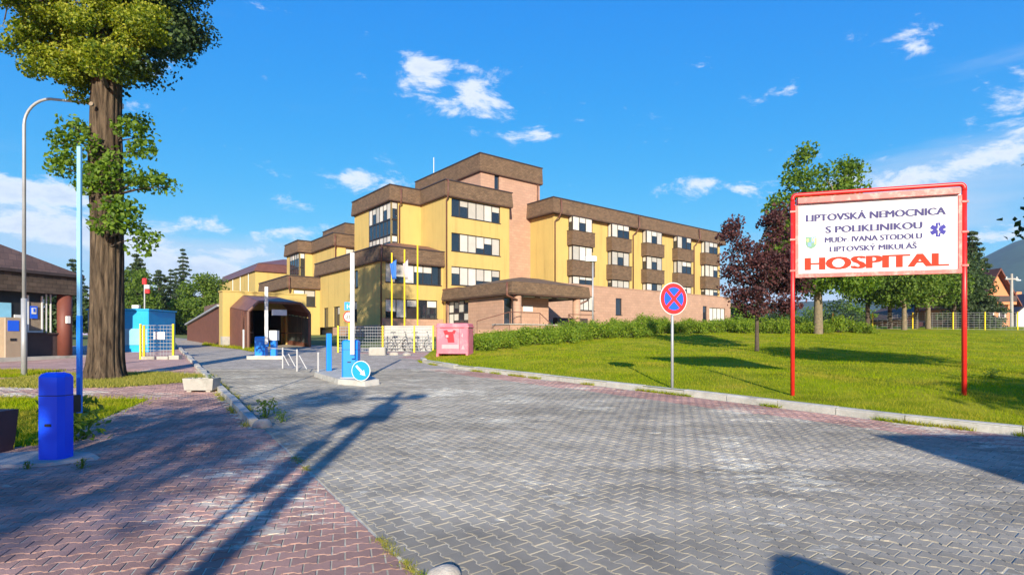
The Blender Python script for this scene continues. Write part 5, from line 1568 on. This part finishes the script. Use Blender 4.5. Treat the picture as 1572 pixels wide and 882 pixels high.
# the big linden
TX, TY = at(161, 15.0), 15.0; TZ = g(TX, TY)
LT = thing('linden_tree', 'large linden with thick furrowed trunk standing beside the paved entrance', 'tree', (TX, TY, TZ))
k_, nz_ = 72, 90
V = []; Fs = []
ph = rng.random(12) * 6.28
for i in range(nz_):
    z = -.2 + 13.2 * i / (nz_ - 1)
    fl = 1 + .34 * math.exp(-max(z, 0) / .35) + .10 * math.exp(-((z - 5.3) / .5) ** 2) + .07 * math.exp(-((z - 6.1) / .4) ** 2)
    r0 = (.378 - .006 * z) * fl
    cx_ = TX + .010 * z + .02 * math.sin(z * .7); cy_ = TY + .02 * math.sin(z * .5)
    for j in range(k_):
        a = 2 * math.pi * j / k_
        rg_ = .055 * math.sin(a * 17 + ph[0] + .5 * math.sin(z * 1.1)) + .022 * math.sin(a * 29 + ph[1] + .7 * math.sin(z * .8 + 1)) + .03 * math.sin(a * 3 + z * .4) + .018 * math.sin(a * 5 - z * .9)
        rg_ += .10 * math.exp(-max(z, 0) / .3) * math.sin(a * 6 + ph[2])
        V.append((cx_ + math.cos(a) * r0 * (1 + rg_), cy_ + math.sin(a) * r0 * (1 + rg_), TZ + z))
for i in range(nz_ - 1):
    for j in range(k_): Fs.append((i * k_ + j, i * k_ + (j + 1) % k_, (i + 1) * k_ + (j + 1) % k_, (i + 1) * k_ + j))
tr = MB().add(V, Fs).build('trunk', 'bark', LT, True)
MB().disc((TX + .02, TY - .50, zat(160, 14.5)), (0, -1, .1), .055, .05, 12).build('branch_scar', 'wood', tr)
# lower crown (what the frame shows) and the upper crown out of frame
def P15(px, py, dy=0): return (at(px, TY + dy), TY + dy, zat(py, TY + dy))
low = []
for px, py, dy, rad, cnt in ((68, 10, -.6, .7, 7), (110, 30, -.9, .9, 9), (150, 45, -1.0, .9, 9), (72, 60, -.5, .55, 7), (85, 88, -.7, .5, 7), (120, 100, -.7, .4, 6), (95, 112, -.6, .28, 4),
                              (200, 20, -.3, .8, 7), (200, 60, -.6, .7, 7), (160, 88, -.8, .45, 5), (120, -20, -.8, 1.0, 9), (190, -30, -.5, .9, 8), (200, 88, -.2, .3, 3)):
    c = np.array(P15(px, py, dy)); low.append(c + rng.normal(size=(cnt, 3)) * rad * np.array((.55, .6, .4)))
low = np.concatenate(low)
rt = []
for px, py, dy, rad, cnt in ((245, 30, 1.6, .65, 8), (272, 62, 1.8, .45, 7), (255, 75, 1.5, .5, 6), (282, 38, 1.8, .4, 5), (258, 5, 1.8, .6, 6), (225, 20, 1.2, .7, 6), (245, -25, 1.5, .9, 8)):
    c = np.array(P15(px, py, dy)); rt.append(c + rng.normal(size=(cnt, 3)) * rad * np.array((.5, .6, .4)))
rt = np.concatenate(rt)
low = np.concatenate([low, low[::2] + rng.normal(size=low[::2].shape) * .35])
crown_mesh('crown', low, 240, .36, .085, .07, 'leaf_linden', LT, droop=.35, flat=.6)
crown_mesh('inner_crown', low + np.array((.1, .8, .25)), 60, .5, .10, .08, 'leaf_dark', LT)  # darker leaves paint the shade in the gaps of the crown
crown_mesh('crown_highlights', low[rng.random(len(low)) < .7] + np.array((0, -.10, .10)), 100, .36, .075, .045, 'leaf_linden_y', LT)  # paler leaves towards the sun, highlights put into their colour
rt = np.concatenate([rt, rt + rng.normal(size=rt.shape) * .25])
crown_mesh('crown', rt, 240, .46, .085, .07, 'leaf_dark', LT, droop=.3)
up_ = ell_clumps([(TX - .5, TY, TZ + 13.2, 4.2, 3.8, 3.0), (TX + .2, TY + .5, TZ + 17, 3.6, 3.6, 3.2), (TX, TY, TZ + 20.5, 2.4, 2.4, 2.2)], 150, .5)
up_ = up_[(up_[:, 2] > TZ + 11.2) & ((up_[:, 2] - 1.6) / up_[:, 1] > .70)]
crown_mesh('crown', up_, 90, 1.1, .22, .18, 'leaf_linden', LT)
# shoots on the trunk
sh_ = []
for px, py, dy, rad, cnt in ((110, 205, -.3, .42, 4), (95, 230, -.3, .42, 4), (110, 258, -.4, .40, 4), (135, 222, -.6, .40, 4), (150, 262, -.7, .36, 4), (128, 285, -.6, .25, 2), (205, 200, -.1, .38, 4), (218, 228, 0, .32, 3), (210, 190, 0, .25, 2),
                              (185, 265, -.6, .32, 3), (208, 280, -.5, .28, 3), (238, 284, -.4, .24, 3), (258, 287, -.4, .12, 1), (178, 330, -.7, .38, 4), (205, 345, -.6, .36, 4), (215, 372, -.5, .26, 3), (195, 318, -.6, .25, 2), (165, 345, -.75, .25, 2)):
    c = np.array(P15(px, py, dy)); sh_.append(c + rng.normal(size=(cnt, 3)) * rad * np.array((.5, .4, .4)))
sh_ = np.concatenate(sh_)
crown_mesh('trunk_shoots', sh_, 60, .36, .115, .095, 'leaf_green', LT, droop=.3)
def one_limb(a, b, r0, r1):
    m1 = MB(); limb(m1, a, b, r0, r1); m1.build('limb', 'bark_dark', LT, True)
for c in list(low[::5]) + list(rt[::5]): one_limb((TX + .1, TY, min(c[2] - .1, TZ + 11)), c, .055, .012)
for c in sh_[::2]: one_limb((TX + .08, TY - .1, c[2] - .25), c, .03, .008)
for c in up_[::6]: one_limb((TX + .1, TY, TZ + 11 + .4 * (c[2] - TZ - 11)), c, .14, .03)
tw = MB()
p0 = np.array(P15(14, -20, -.6))
for q in ((12, 15), (4, 40), (8, 30)): limb(tw, p0, P15(*q, -.6), .03, .008)
tw.build('bare_twigs', 'bark_dark', LT)

# maroon tree, green maple, small trees on the lawn
def lz(x, y): return float(lawn_z(np.array([x]), np.array([y]))[0])
x, y = at(1162, 23.6), 23.6
tree('maroon_plum_tree', 'slender dark maroon leaved tree on the lawn beside the board', x, y, lz(x, y), 4.6, .075,
     [(.3, 0, 2.3, 1.5, 1.2, .75), (.7, .1, 3.3, 1.5, 1.2, .8), (-.5, .1, 3.9, .9, .8, .6), (1.2, 0, 4.4, 1.0, .9, .9), (-1.35, 0, 5.3, .45, .4, .55), (-.9, 0, 4.7, .6, .5, .5), (.4, 0, 5.2, .6, .6, .6), (-1.2, 0, 3.2, .75, .5, .35), (1.7, 0, 3.0, .8, .6, .9), (-.9, 0, 2.4, .6, .5, .3), (1.0, 0, 5.6, .5, .5, .5)], 140, 85, .42, .13, .085, 'leaf_maroon', 'bark_dark', nlimb=24)
x, y = at(1256, 36), 36.0
tree('maple_tree', 'tall green maple with pale trunk rising behind the hospital board', x, y, lz(x, y) - .1, 8.6, .24,
     [(.4, 0, 3.7, 3.3, 2.6, 1.0), (-.3, 0, 4.6, 3.2, 2.6, 1.6), (.3, 0, 6.3, 3.0, 2.6, 1.7), (-1.6, 0, 5.6, 1.8, 1.6, 1.2), (-.9, 0, 8.0, 1.6, 1.5, 1.5), (-1.0, 0, 9.9, 1.0, 1.0, 1.4), (-.95, 0, 11.3, .6, .6, .9), (1.3, 0, 8.5, 1.3, 1.2, 1.3), (2.3, 0, 9.9, .75, .7, 1.2), (2.2, 0, 11.0, .4, .4, .5), (.7, 0, 10.0, .7, .7, 1.1), (-2.3, 0, 8.3, .7, .7, .7), (2.9, 0, 7.2, 1.2, 1.2, 1.0)], 270, 100, .75, .20, .16, 'leaf_green', 'bark_pale', nlimb=26)
sp = [(1332, 44, 6.6, 'small green tree with thin trunk between maple and fence', .8), (1366, 46, 6.4, 'small leafy tree second from the maple on the lawn', .9), (1388, 42, 6.0, 'small leafy tree with pale straight trunk before the fence', .85), (1407, 47, 6.2, 'small dark tree half hidden behind pale trunk', .9), (1425, 43.5, 6.2, 'round crowned tree by the fence under the board', 1.0), (1465, 46, 6.3, 'round crowned tree hiding the orange house gable', 1.0)]
for i, (px, yy, hh, lab, s) in enumerate(sp):
    x = at(px, yy); z = lz(x, yy) - .1
    tree('lawn_tree', lab, x, yy, z, hh * .75, .16, [(0, 0, hh * .55, 2.4 * s, 2.2 * s, 1.45), (.3, 0, hh * .78, 1.9 * s, 1.8 * s, 1.3), (-.6, .3, hh * .66, 2.0 * s, 1.7 * s, 1.3)], 85, 90, .8, .2, .15, ('leaf_mid', 'leaf_green', 'leaf_mid', 'leaf_dark', 'leaf_mid', 'leaf_dark')[i], 'bark_pale' if i in (2, 4) else 'bark_dark', 'young trees on the far lawn', nlimb=10)
# conifer by the house
def conifer(label, x, y, z, h, rad, group=None, n=26, per=34, m='needle', droop=.35):
    T = thing('conifer_tree', label, 'tree', (x, y, z), group)
    MB().tube([(x, y, z - .3), (x, y, z + h * .5), (x, y, z + h)], [h * .016 + .05, h * .011, .02], 8).build('trunk', 'bark_dark', T, True)
    C = []; S_ = []
    lb = MB()
    for i in range(n):
        t = (i + .5) / n; zz = z + h * (.08 + .92 * t); rr_ = rad * (1 - t) ** .85 + .12
        kk_ = max(4, int(9 * (1 - t)) + 4)
        for j in range(kk_):
            a = random.random() * 6.283; l = rr_ * random.uniform(.7, 1.1)
            e_ = np.array((x + math.cos(a) * l, y + math.sin(a) * l, zz - l * .28))
            if j % 3 == 0: lb.tube([(x, y, zz), tuple(e_)], [.03, .01], 4)
            for q in np.linspace(.3, 1, max(2, int(l / .5))):
                C.append((x + (e_[0] - x) * q, y + (e_[1] - y) * q, zz + (e_[2] - zz) * q)); S_.append(.22 + .34 * (1 - t))
    lb.build('limbs', 'bark_dark', T)
    crown_mesh('crown', np.array(C), per, np.array(S_), .34, .13, m, T, up=.2, droop=droop, flat=.5)
    return T
conifer('dark spruce with drooping boughs beside the orange house', at(1492, 50), 50, g(40, 50), 9.0, 2.4, n=18, per=30)
# background trees, left
conifer('slim tall spruce with bare tip behind the round green tree', at(281, 92), 92, 2.1, 14.5, 2.6, 'spruces beyond the road', n=22, per=30)
conifer('broad dark spruce close behind the cyan cabin', at(210, 62), 62, 2.1, 9.0, 3.2, 'spruces beyond the road', n=20, per=34)
conifer('wide dark spruce right of the striped mast', at(244, 70), 70, 2.1, 8.2, 3.4, 'spruces beyond the road', n=18, per=34)
conifer('short spruce left of the slim tall spruce', at(262, 88), 88, 2.1, 10.6, 3.0, 'spruces beyond the road', n=18, per=30)
conifer('dark spruce seen between linden trunk and blue arm', at(112, 70), 70, 2.1, 9.6, 3.0, 'spruces beyond the road', n=18, per=30)
tree('round_tree', 'round bright green tree beside the sloping stair enclosure', at(312, 62), 62, 2.1, 4.5, .2, [(0, 0, 4.0, 2.5, 2.5, 2.4), (-1.5, 0, 2.6, 2.0, 2.0, 1.6), (1.6, 0, 3.2, 1.8, 1.8, 1.8), (.6, 0, 5.5, 1.5, 1.5, 1.2)], 110, 80, .85, .24, .18, 'leaf_mid', 'bark_dark')
tree('light_tree', 'light green tree right behind the striped mast', at(211, 56), 56, 2.0, 4.2, .18, [(0, 0, 4.4, 1.6, 1.6, 2.2), (.4, 0, 2.6, 1.9, 1.8, 1.4)], 60, 80, .8, .22, .16, 'leaf_mid', 'bark_dark')
for i, (px, yy, hh, rx, lab) in enumerate(((250, 100, 6.5, 4.5, 'dense bush mass below the slim tall spruce'), (285, 80, 5.4, 3.6, 'dark leafy bush between spruce and round tree'), (225, 90, 5.6, 4, 'dark bush behind the short mesh gate'), (75, 46, 5.0, 2.6, 'leafy bush seen through the gatehouse porch'), (330, 75, 5.5, 3.5, 'green bush beside the hall wall'))):
    x = at(px, yy)
    tree('background_bush', lab, x, yy, 2.0, hh * .5, .14, [(0, 0, hh * .5, rx, 2.5, hh * .5), (rx * .5, 0, hh * .35, rx * .7, 2, hh * .36)], 70, 60, 1.0, .3, .22, 'leaf_dark' if i % 2 else 'leaf_green', 'bark_dark', 'bushes beyond the road', nlimb=9)
# far greenery to the right of the hospital
for i in range(13):
    px = 1118 + i * 33 + random.uniform(-8, 8); yy = random.uniform(84, 105); hh = random.uniform(4.0, 6.2); x = at(px, yy)
    tree('distant_tree', 'leafy tree in the belt behind the hospital lawn', x, yy, 2.6, hh * .5, .15, [(0, 0, hh * .55, 2.6, 2, hh * .45), (1.2, 0, hh * .4, 2, 2, hh * .36)], 40, 50, 1.0, .34, .26, ('leaf_green', 'leaf_mid', 'leaf_dark')[i % 3], 'bark_dark', 'tree belt behind the lawn', nlimb=9)
# shrubs on the bank
protos = []
def shrub_mesh(seed):
    global rng
    keep_ = rng; rng = np.random.default_rng(seed)
    cl = ell_clumps([(0, 0, .48, .85, .75, .50), (.5, .1, .36, .6, .5, .4), (-.45, -.1, .40, .6, .6, .42)], 46, .35)
    cl = cl[cl[:, 2] > .05]
    C = np.repeat(cl, 42, 0); P = C + rng.normal(size=C.shape) * .13
    V, Fq = leaves(P, .115, .055, .7, -.3)
    rng = keep_
    o = fastmesh('foliage', V, Fq, 'leaf_shrub'); me = o.data; bpy.data.objects.remove(o)
    sb = MB()
    for c in cl[::4]: sb.tube([(0, 0, -.1), tuple(c * np.array((.5, .5, .5))), tuple(c)], [.02, .014, .006], 5)
    o = sb.build('stems', 'bark_dark'); ms = o.data; bpy.data.objects.remove(o)
    return me, ms
protos = [shrub_mesh(s) for s in (1, 2, 3, 4, 5)]
row = []
for t in np.linspace(0, 1, 30):
    px = 728 + t * 600; yy = 24.4 + 12.5 * min(1, t * 1.9) + random.uniform(-.5, .5)
    row.append((at(px, yy), yy))
for t in np.linspace(0, 1, 20):
    px = 745 + t * 420; yy = 27.0 + 13 * min(1, t * 1.6) + random.uniform(-.4, .4)
    row.append((at(px, yy), yy))
for i, (x, y) in enumerate(row):
    me, ms = protos[i % 5]; z = lz(x, y) - .05
    T = thing('bank_shrub', 'bushy green shrub in the planted bank below the hospital', 'shrub', (x, y, z), 'shrubs on the bank below the hospital', rotz=random.random() * 6.28)
    s = random.uniform(.62, 1.0) * (1.0 if y < 30 else 1.1); T.scale = (s, s, s * random.uniform(.85, 1.15))
    for nm, me_ in (('foliage', me), ('stems', ms)):
        c = bpy.data.objects.new(nm, me_); COL.objects.link(c); c.parent = T
# weeds
def weed(x, y, z, h, n, label):
    n = int(n * 1.8)
    P = np.stack([x + rng.normal(size=n) * h * .3, y + rng.normal(size=n) * h * .3, z + rng.random(n) * h], 1)
    V, Fq = leaves(P, h * .24, h * .10, .6, -.3)
    T = thing('weed', label, 'weed', (x, y, z))
    o = fastmesh('leaves', V - np.array((x, y, z)), Fq, 'leaf_weed'); o.parent = T
    mb = MB()
    for i in range(5): mb.tube([(x, y, z - .02), (x + random.gauss(0, .2) * h, y + random.gauss(0, .2) * h, z + h * random.uniform(.8, 1.2))], [.008, .003], 4)
    mb.build('stems', 'leaf_weed', T)
xk, yk = lpt(9.1); weed(xk + .22, yk, g(xk, yk), .30, 60, 'tall weed growing beside the left kerb')
xk, yk = lpt(8.7); weed(xk + .38, yk, g(xk, yk), .16, 50, 'low weed beside the rounded kerb end')
weed(at(112, 7.4), 7.4, g(-6, 7.4), .55, 120, 'leafy sucker shoots behind the bright blue barrier housing')
weed(-.53, 3.36, g(-.5, 3.36), .07, 40, 'tiny yellow-green plant beside the pale rounded stone')
weed(at(125, 6.0), 6.0, g(-4.6, 6), .10, 60, 'weeds at the right end of the concrete pad')
weed(at(45, 6.0), 5.98, g(-5, 6), .08, 50, 'weeds before the concrete pad under the barrier')
weed(at(300, 12.3), 12.3, g(-7, 12.3) + .26, .12, 40, 'small plants growing in the concrete trough, left clump')
weed(at(322, 12.4), 12.4, g(-7, 12.4) + .26, .12, 50, 'small plants growing in the concrete trough, right clump')
weed(at(1523, 13.2), 13.2, lz(at(1523, 13.2), 13.2), .22, 90, 'broad-leaved weed clump on the lawn beside the right post')

# ------------------------------------------------------------------ houses, pole, hills on the right
def house(px0, px1, yy, eave_py, ridge_py, base_z, label, wall_m, roof_m, gable=True):
    x0, x1 = at(px0, yy), at(px1, yy); ze, zr_ = zat(eave_py, yy), zat(ridge_py, yy); dp_ = 9.0; xm = (x0 + x1) / 2
    HS_ = thing('house', label, 'house', (xm, yy + dp_ / 2, base_z))
    mb = MB().box(x0, x1, yy, yy + dp_, base_z - .3, ze)
    mb.add([(x0, yy, ze), (x1, yy, ze), (xm, yy, zr_ - .15), (x0, yy + dp_, ze), (x1, yy + dp_, ze), (xm, yy + dp_, zr_ - .15)], [(0, 1, 2), (5, 4, 3)])
    mb.build('wall', wall_m, HS_)
    rf = MB(); ov = .7
    for s, xe in ((-1, x0), (1, x1)):
        sl_ = (zr_ - ze) / abs(xm - xe); xe2 = xe + s * ov; ze2 = ze - sl_ * ov
        vs = [(xe2, yy - ov, ze2), (xm, yy - ov, zr_), (xm, yy + dp_ + ov, zr_), (xe2, yy + dp_ + ov, ze2)]; vs += [(a, b, c + .22) for a, b, c in vs]
        rf.add(vs, [(0, 1, 2, 3), (7, 6, 5, 4), (0, 4, 5, 1), (1, 5, 6, 2), (2, 6, 7, 3), (3, 7, 4, 0)])
    rfo = rf.build('roof', roof_m, HS_)
    MB().box(xm + 1.2, xm + 1.9, yy + 4, yy + 4.7, zr_ - 1, zr_ + .7).build('chimney', 'orange_wall', rfo)
    for a, b, z0, z1 in ((.2, .42, .35, .75), (.58, .80, .35, .75)):
        xa, xb = x0 + (x1 - x0) * a, x0 + (x1 - x0) * b; za, zb_ = base_z + (ze - base_z) * z0, base_z + (ze - base_z) * z1
        w_ = MB().box(xa, xb, yy - .06, yy - .003, za, zb_).build('window', 'whiteframe', HS_)
        MB().box(xa + .1, xb - .1, yy - .075, yy - .062, za + .1, zb_ - .1).build('pane', 'glass', w_)
    return HS_
h1 = house(1506, 1552, 66, 455, 415, 2.6, 'orange rendered house with steep dark gable roof beyond the fence', 'orange_wall', 'roof_red')
x0, x1 = at(1512, 66), at(1548, 66)
MB().box(x0, x1, 64.9, 65.9, zat(468, 66), zat(464, 66)).build('balcony', 'orange_wall', h1)
MB().box(x0, x1, 64.85, 64.95, zat(463.8, 66), zat(455, 66)).build('balcony_rail', 'dark_brown', h1)
house(1560, 1620, 70, 476, 452, 2.6, 'low white house with dark blue roof beside the utility pole', 'white', 'cap')
house(1390, 1470, 78, 487, 466, 2.6, 'low orange outbuilding half hidden by the lawn trees', 'orange_wall', 'roof_tile')
x, y = at(1553, 60), 60.0
UP = thing('utility_pole', 'concrete utility pole with crossarm beside the white house', 'utility pole', (x, y, g(x, y)))
MB().tube([(x, y, g(x, y) - .2), (x, y, zat(420, y))], [.17, .11], 8).build('pole', 'concrete', UP)
MB().box(x - .7, x + .7, y - .06, y + .06, zat(429, y), zat(427, y)).build('crossarm', 'concrete', UP)
MB().bevbox((x + .5, y - .2), (1, 0), .5, .2, zat(431, y), zat(429.4, y), .02).build('lamp_head', 'white', UP)
for s in (-.55, 0, .55): MB().tube([(x + s, y, zat(427, y)), (x + s, y, zat(424.5, y))], .06, 6).build('insulator', 'white', UP)
# mountain
def mountain():
    D = 1300.0; na, nr_ = 150, 50
    pxs = np.linspace(700, 3400, na)
    prof_px = [700, 1000, 1100, 1200, 1320, 1420, 1480, 1520, 1560, 1640, 1800, 2100, 2500, 2900, 3400]
    prof_py = [508, 497, 470, 466, 462, 446, 410, 388, 368, 356, 356, 375, 420, 460, 505]
    V = np.zeros((nr_, na, 3)); r2 = np.random.default_rng(4); ph_ = r2.random(40) * 6.28
    for i, px in enumerate(pxs):
        hgt = (520 - np.interp(px, prof_px, prof_py)) / F * D + 1.6
        for j in range(nr_):
            t = j / (nr_ - 1); yy = D * (.62 + .38 * t) if t <= 1 else D
            s = math.sin(t * math.pi / 2)
            x = (px - 786) / F * D * (.75 + .25 * t)
            nzv = sum(math.sin(x * .004 * q + ph_[q]) * math.sin(yy * .005 * q + ph_[q + 12]) / q for q in range(1, 9)) * .07
            V[j, i] = (x, yy, -6 + (hgt + 6) * (s + nzv * s * (1 - t * .8)))
    back = V[-1].copy(); back[:, 1] += 700; back[:, 2] = -6
    V = np.concatenate([V, back[None]], 0)
    ny_ = nr_ + 1
    i = np.arange((ny_ - 1) * na).reshape(ny_ - 1, na)[:, :-1].ravel()
    o = fastmesh('mountain', V.reshape(-1, 3), np.stack([i, i + 1, i + na + 1, i + na], 1), 'forest')
    o.data.polygons.foreach_set('use_smooth', [True] * len(o.data.polygons))
    o['kind'] = 'structure'
mountain()

# ------------------------------------------------------------------ what stands behind and beside the camera and throws the shadows
def back(xs, ys, h): return None
ssx = -sdir.x / -sdir.y if sdir.y else 0
LDIR = np.array((-sdir.x, -sdir.y)); LDIR = LDIR / LDIR[1]          # shadow drift in x for each metre of y
def caster(xt, yt, yb):
    """base x and height of a post at y = yb whose top throws its shadow on ground (xt, yt)"""
    return xt - LDIR[0] * (yt - yb), g(0, yt) + TE * (yt - yb) * math.hypot(1, LDIR[0])
x, zt = caster(-2.45, 12.3, -6.0); zg = g(x, -6)
UP2 = thing('utility_pole', 'wooden utility pole with crossarm behind the viewpoint', 'utility pole', (x, -6, zg))
MB().tube([(x, -6, zg - .3), (x, -6, zt)], [.14, .09], 10).build('pole', 'wood', UP2)
MB().box(x - .55, x + .55, -6.05, -5.95, zt - .45, zt - .33).build('crossarm', 'wood', UP2)
MB().bevbox((x + .05, -6.0), (1, 0), .46, .4, zt - 1.35, zt - .7, .05).build('transformer', 'steel', UP2)
MB().bevbox((x + .45, -6.0), (1, 0), .4, .3, zt - .3, zt - .18, .03).build('lamp_head', 'steel', UP2)
x, zt = caster(-2.62, 9.4, -4.0); zg = g(x, -4)
RS = thing('direction_sign', 'tall narrow direction sign on a pole behind the viewpoint', 'sign', (x, -4, zg))
MB().tube([(x, -4, zg - .2), (x, -4, zt - .05)], .04, 8).build('pole', 'steel', RS)
for a_, b_, w_ in ((.05, .45, .30), (.75, 1.65, .26)):
    MB().obox((x, -4.05), (1, 0), (0, -1), -w_ / 2, w_ / 2, 0, .02, zt - b_, zt - a_).build('panel', 'board', RS)
# shed to the right with a straight wall edge
x, zt = caster(5.05, 7.7, -2.5)
SH = thing('shed', 'plain rendered shed to the right of the viewpoint', 'shed', (x + 2.5, -4, g(x, -4)))
MB().box(x, x + 5, -5.5, -2.5, g(x, -4) - .3, zt - .12).build('wall', 'yellow', SH)
MB().add([(x - .05, -5.6, zt - .119), (x + 5.05, -5.6, zt - .119), (x + 5.05, -2.42, zt - .119), (x - .05, -2.42, zt - .119), (x - .05, -5.6, zt), (x + 5.05, -5.6, zt), (x + 5.05, -2.42, zt), (x - .05, -2.42, zt)], [(3, 2, 1, 0), (4, 5, 6, 7), (0, 1, 5, 4), (1, 2, 6, 5), (2, 3, 7, 6), (3, 0, 4, 7)]).build('roof', 'roof_brown', SH)
MB().box(x + 2, x + 3, -2.499, -2.45, g(x, -2.5), g(x, -2.5) + 2).build('door', 'boards', SH)
x, zt = caster(1.85, 3.78, -1.4); zg = g(x, -1.4)
BB = thing('shadow_bell', 'unseen rounded bell added behind the viewpoint to throw a shadow', 'container', (x, -1.4, zg))  # unseen shape, added only for its round-topped shadow
mb = MB().sphere((x, -1.4, zg + (zt - zg) * .45), .55, (zt - zg) * .55 / .55, 20, 14, -.82); mb.build('bell', 'armsgreen', BB, True)
MB().tube([(x, -1.4, zg - .02), (x, -1.4, zg + .12)], .42, 20).build('base', 'concrete', BB)
MB().disc((x, -1.4 - .5, zg + 1.1), (0, -1, .15), .1, .1, 14).build('front_disc', 'black', BB)
# trees behind the camera
def shade_tree(xc, yc, h, rx, label, n=90, per=70, leaf='leaf_linden', sz=.2, cb=.5):
    tree('shade_tree', label, xc, yc, g(xc, yc), h * .7, .2, [(0, 0, h * (cb + .2), rx, rx, h * .22), (rx * .3, 0, h * (cb + .36), rx * .75, rx * .75, h * .16)], n, per, .8, sz, sz * .8, leaf, 'bark_dark', 'trees behind the viewpoint', nlimb=16)
shade_tree(-6.2, -9.0, 7.6, 2.1, 'broad tree behind the viewpoint on the left', 30, 46)
shade_tree(-3.4, -15.0, 10.4, 1.7, 'second tree behind the viewpoint beside the road', 46, 60)
shade_tree(-9.5, -7.0, 6.0, 1.8, 'small tree behind the viewpoint at the far left', 22, 44)
shade_tree(11.0, -3.0, 6.2, 2.2, 'tree to the right of the viewpoint by the lawn', 80, 70)
shade_tree(13.1, 10.8, 6.2, 2.5, 'lawn tree just right of the big board', 90, 80, 'leaf_dark', .18)

# ------------------------------------------------------------------ air
hz = bpy.data.materials.new('haze_air'); hz.use_nodes = True
t = hz.node_tree; t.nodes.clear()
vo = t.nodes.new('ShaderNodeVolumePrincipled'); vo.inputs['Color'].default_value = (.45, .74, 1.0, 1); vo.inputs['Density'].default_value = .00017; vo.inputs['Anisotropy'].default_value = 0.0
om = t.nodes.new('ShaderNodeOutputMaterial'); t.links.new(vo.outputs[0], om.inputs['Volume'])
mb = MB().box(-5000, 5000, -260, 5000, -4.0, 300)
hb = mb.build('haze', None); hb.data.materials.append(hz); hb['kind'] = 'stuff'
hb['label'] = 'thin blue air between the lawn and the mountain'
